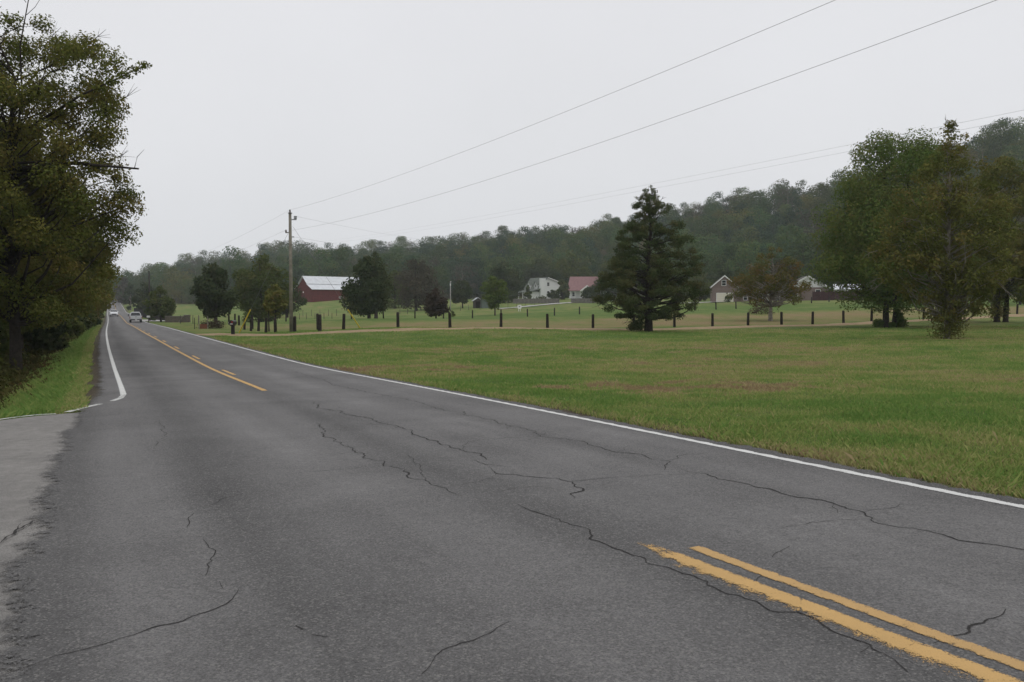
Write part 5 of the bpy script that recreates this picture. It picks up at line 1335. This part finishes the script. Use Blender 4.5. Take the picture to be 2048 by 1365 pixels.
def pickup():
    s, o = 164, 1.42; x, y, z = map(float, road_pt(s, o)); th = float(np.interp(s, SS, _t))
    t = empty('pickup_truck', (x, y, z + .005), 'silver white pickup truck driving away along the road', 'truck', None, -th + math.pi)
    W = 1.0
    mb = MB(); loft(mb, [(-2.85, ring(.86, .55, .98, .1)), (-2.7, ring(.97, .45, 1.08, .12)), (-1.3, ring(.99, .42, 1.14, .12, .97)), (.5, ring(.99, .42, 1.14, .12, .97)), (.55, ring(.99, .42, 1.16, .1, .98))]); mb.build('body', TRUCKS, t, True)
    mb = MB()
    for sx in (-1, 1): mb.bbox(sx * .95 - .05, sx * .95 + .05, .56, 2.66, .48, 1.18, .025)
    mb.box(-.9, .9, .56, 2.62, .55, .66); mb.bbox(-.9, .9, .56, .62, .66, 1.12, .02); mb.build('cargo_bed', TRUCKS, t)
    mb = MB(); mb.bbox(-.93, .93, 2.67, 2.76, .62, 1.17, .03); tg = mb.build('tailgate', TRUCKS, t)
    mb = MB(); mb.bbox(-.12, .12, 2.762, 2.785, .98, 1.06, .008); mb.build('handle', CHR, tg)
    mb = MB(); loft(mb, [(-1.45, ring(.92, 1.05, 1.16, .05, .96)), (-.75, ring(.88, 1.05, 1.75, .1, .84)), (-.2, ring(.88, 1.05, 1.86, .1, .83)), (.42, ring(.88, 1.05, 1.83, .1, .83)), (.55, ring(.90, 1.05, 1.2, .06, .95))]); cab = mb.build('cabin', TRUCKS, t, True)
    mb = MB(); mb.slab([(.80, .555, 1.2), (-.80, .555, 1.2), (-.66, .455, 1.74), (.66, .455, 1.74)], .03); mb.build('rear_window', CGL, cab)
    mb = MB(); mb.slab([(-.8, -1.40, 1.2), (.8, -1.40, 1.2), (.68, -.80, 1.72), (-.68, -.80, 1.72)], .03); mb.build('windscreen', CGL, cab)
    for sx in (-1, 1):
        mb = MB(); mb.slab([(sx * .895, -1.1, 1.2), (sx * .895, .38, 1.2), (sx * .745, .30, 1.72), (sx * .745, -.62, 1.72)], .02 * -sx); mb.build('side_window', CGL, cab)
        mb = MB(); mb.bbox(sx * 1.10 - .12, sx * 1.10 + .12, -.95, -.85, 1.18, 1.42, .03); mb.build('wing_mirror', CHR, t)
        mb = MB(); mb.bbox(sx * .955 - .05, sx * .955 + .05, 2.66, 2.775, .72, 1.12, .02); mb.build('tail_light', TL, t)
        for yy in (-1.75, 1.75): wheel(t, sx * .84, yy, .39, .27)
    mb = MB(); mb.bbox(-.95, .95, 2.74, 2.9, .44, .60, .03); mb.build('rear_bumper', CHR, t)
    mb = MB(); mb.box(-.16, .16, 2.902, 2.91, .46, .58); mb.build('number_plate', WHITEP, t)
    mb = MB(); mb.bbox(-.95, .95, -2.95, -2.80, .44, .66, .03); mb.build('front_bumper', CHR, t)
pickup()

# ------------------------------------------------------------------ air
def haze():
    mb = MB(); mb.box(-1012, 1012, -1012, 1012, -14, 120)
    me = mb.mesh('haze'); o = link('haze', me)
    m = bpy.data.materials.new('damp_air'); m.use_nodes = True; nt = m.node_tree; nt.nodes.clear()
    out = nt.nodes.new('ShaderNodeOutputMaterial'); v = nt.nodes.new('ShaderNodeVolumePrincipled')
    v.inputs['Color'].default_value = (.90, .95, 1.0, 1); v.inputs['Density'].default_value = HAZE
    nt.links.new(v.outputs[0], out.inputs['Volume']); me.materials.append(m)
    tag(o, 'thin damp air between the camera and the far hill', 'haze', kind='stuff')
HAZE = .00024
if HAZE > 0: haze()

# ------------------------------------------------------------------ light, sky, camera
SUN_EL, SUN_AZ = R(58), R(140)        # high sun behind the camera's right shoulder, behind cloud
w = bpy.data.worlds.new('World'); scn.world = w; w.use_nodes = True; nt = w.node_tree; nt.nodes.clear()
out = nt.nodes.new('ShaderNodeOutputWorld'); bg = nt.nodes.new('ShaderNodeBackground'); bg.inputs['Strength'].default_value = .1
sky = nt.nodes.new('ShaderNodeTexSky'); sky.sky_type = 'NISHITA'; sky.sun_disc = False; sky.sun_elevation = SUN_EL; sky.sun_rotation = SUN_AZ; sky.dust_density = 4.0
hs = nt.nodes.new('ShaderNodeHueSaturation'); hs.inputs['Saturation'].default_value = .12; nt.links.new(sky.outputs[0], hs.inputs['Color'])
tc = nt.nodes.new('ShaderNodeTexCoord'); sp = nt.nodes.new('ShaderNodeSeparateXYZ'); nt.links.new(tc.outputs['Generated'], sp.inputs[0])
cl = ramp(nt, sp.outputs[2], [(0.0, (.745, .758, .785)), (.10, (.765, .772, .797)), (.35, (.768, .772, .802)), (1.0, (.91, .915, .94))])
nz = noise(nt, 2.2, 4, .5, tc.outputs['Generated'])
cl = mixc(nt, 1.0, cl, ramp(nt, nz, [(.3, .97), (.7, 1.03)]), 'MULTIPLY')
sc_ = nt.nodes.new('ShaderNodeVectorMath'); sc_.operation = 'SCALE'; sc_.inputs['Scale'].default_value = 11.0; nt.links.new(cl, sc_.inputs[0])
nt.links.new(mixc(nt, .9, hs.outputs[0], sc_.outputs[0]), bg.inputs['Color']); nt.links.new(bg.outputs[0], out.inputs['Surface'])
sl = bpy.data.lights.new('sun', 'SUN'); sl.energy = .5; sl.angle = R(40); sl.color = (1, .97, .93)
so = bpy.data.objects.new('sun', sl); COL.objects.link(so)
dv = Vector((math.sin(SUN_AZ) * math.cos(SUN_EL), math.cos(SUN_AZ) * math.cos(SUN_EL), math.sin(SUN_EL)))
so.rotation_euler = dv.to_track_quat('Z', 'Y').to_euler()
cam = bpy.data.cameras.new('camera'); cam.sensor_width = 36; cam.lens = FPX / 2048 * 36; cam.clip_end = 4000; cam.clip_start = .05
co = bpy.data.objects.new('camera', cam); COL.objects.link(co); co.location = (0, 0, EYE); co.rotation_euler = (R(90) - PITCH, 0, 0); scn.camera = co
scn.view_settings.view_transform = 'Standard'; scn.view_settings.look = 'None'; scn.view_settings.exposure = 0; scn.view_settings.gamma = 1
cy = scn.cycles
cy.max_bounces = 5; cy.diffuse_bounces = 3; cy.glossy_bounces = 2; cy.transmission_bounces = 3; cy.volume_bounces = 1; cy.transparent_max_bounces = 8
cy.use_adaptive_sampling = True; cy.use_denoising = True
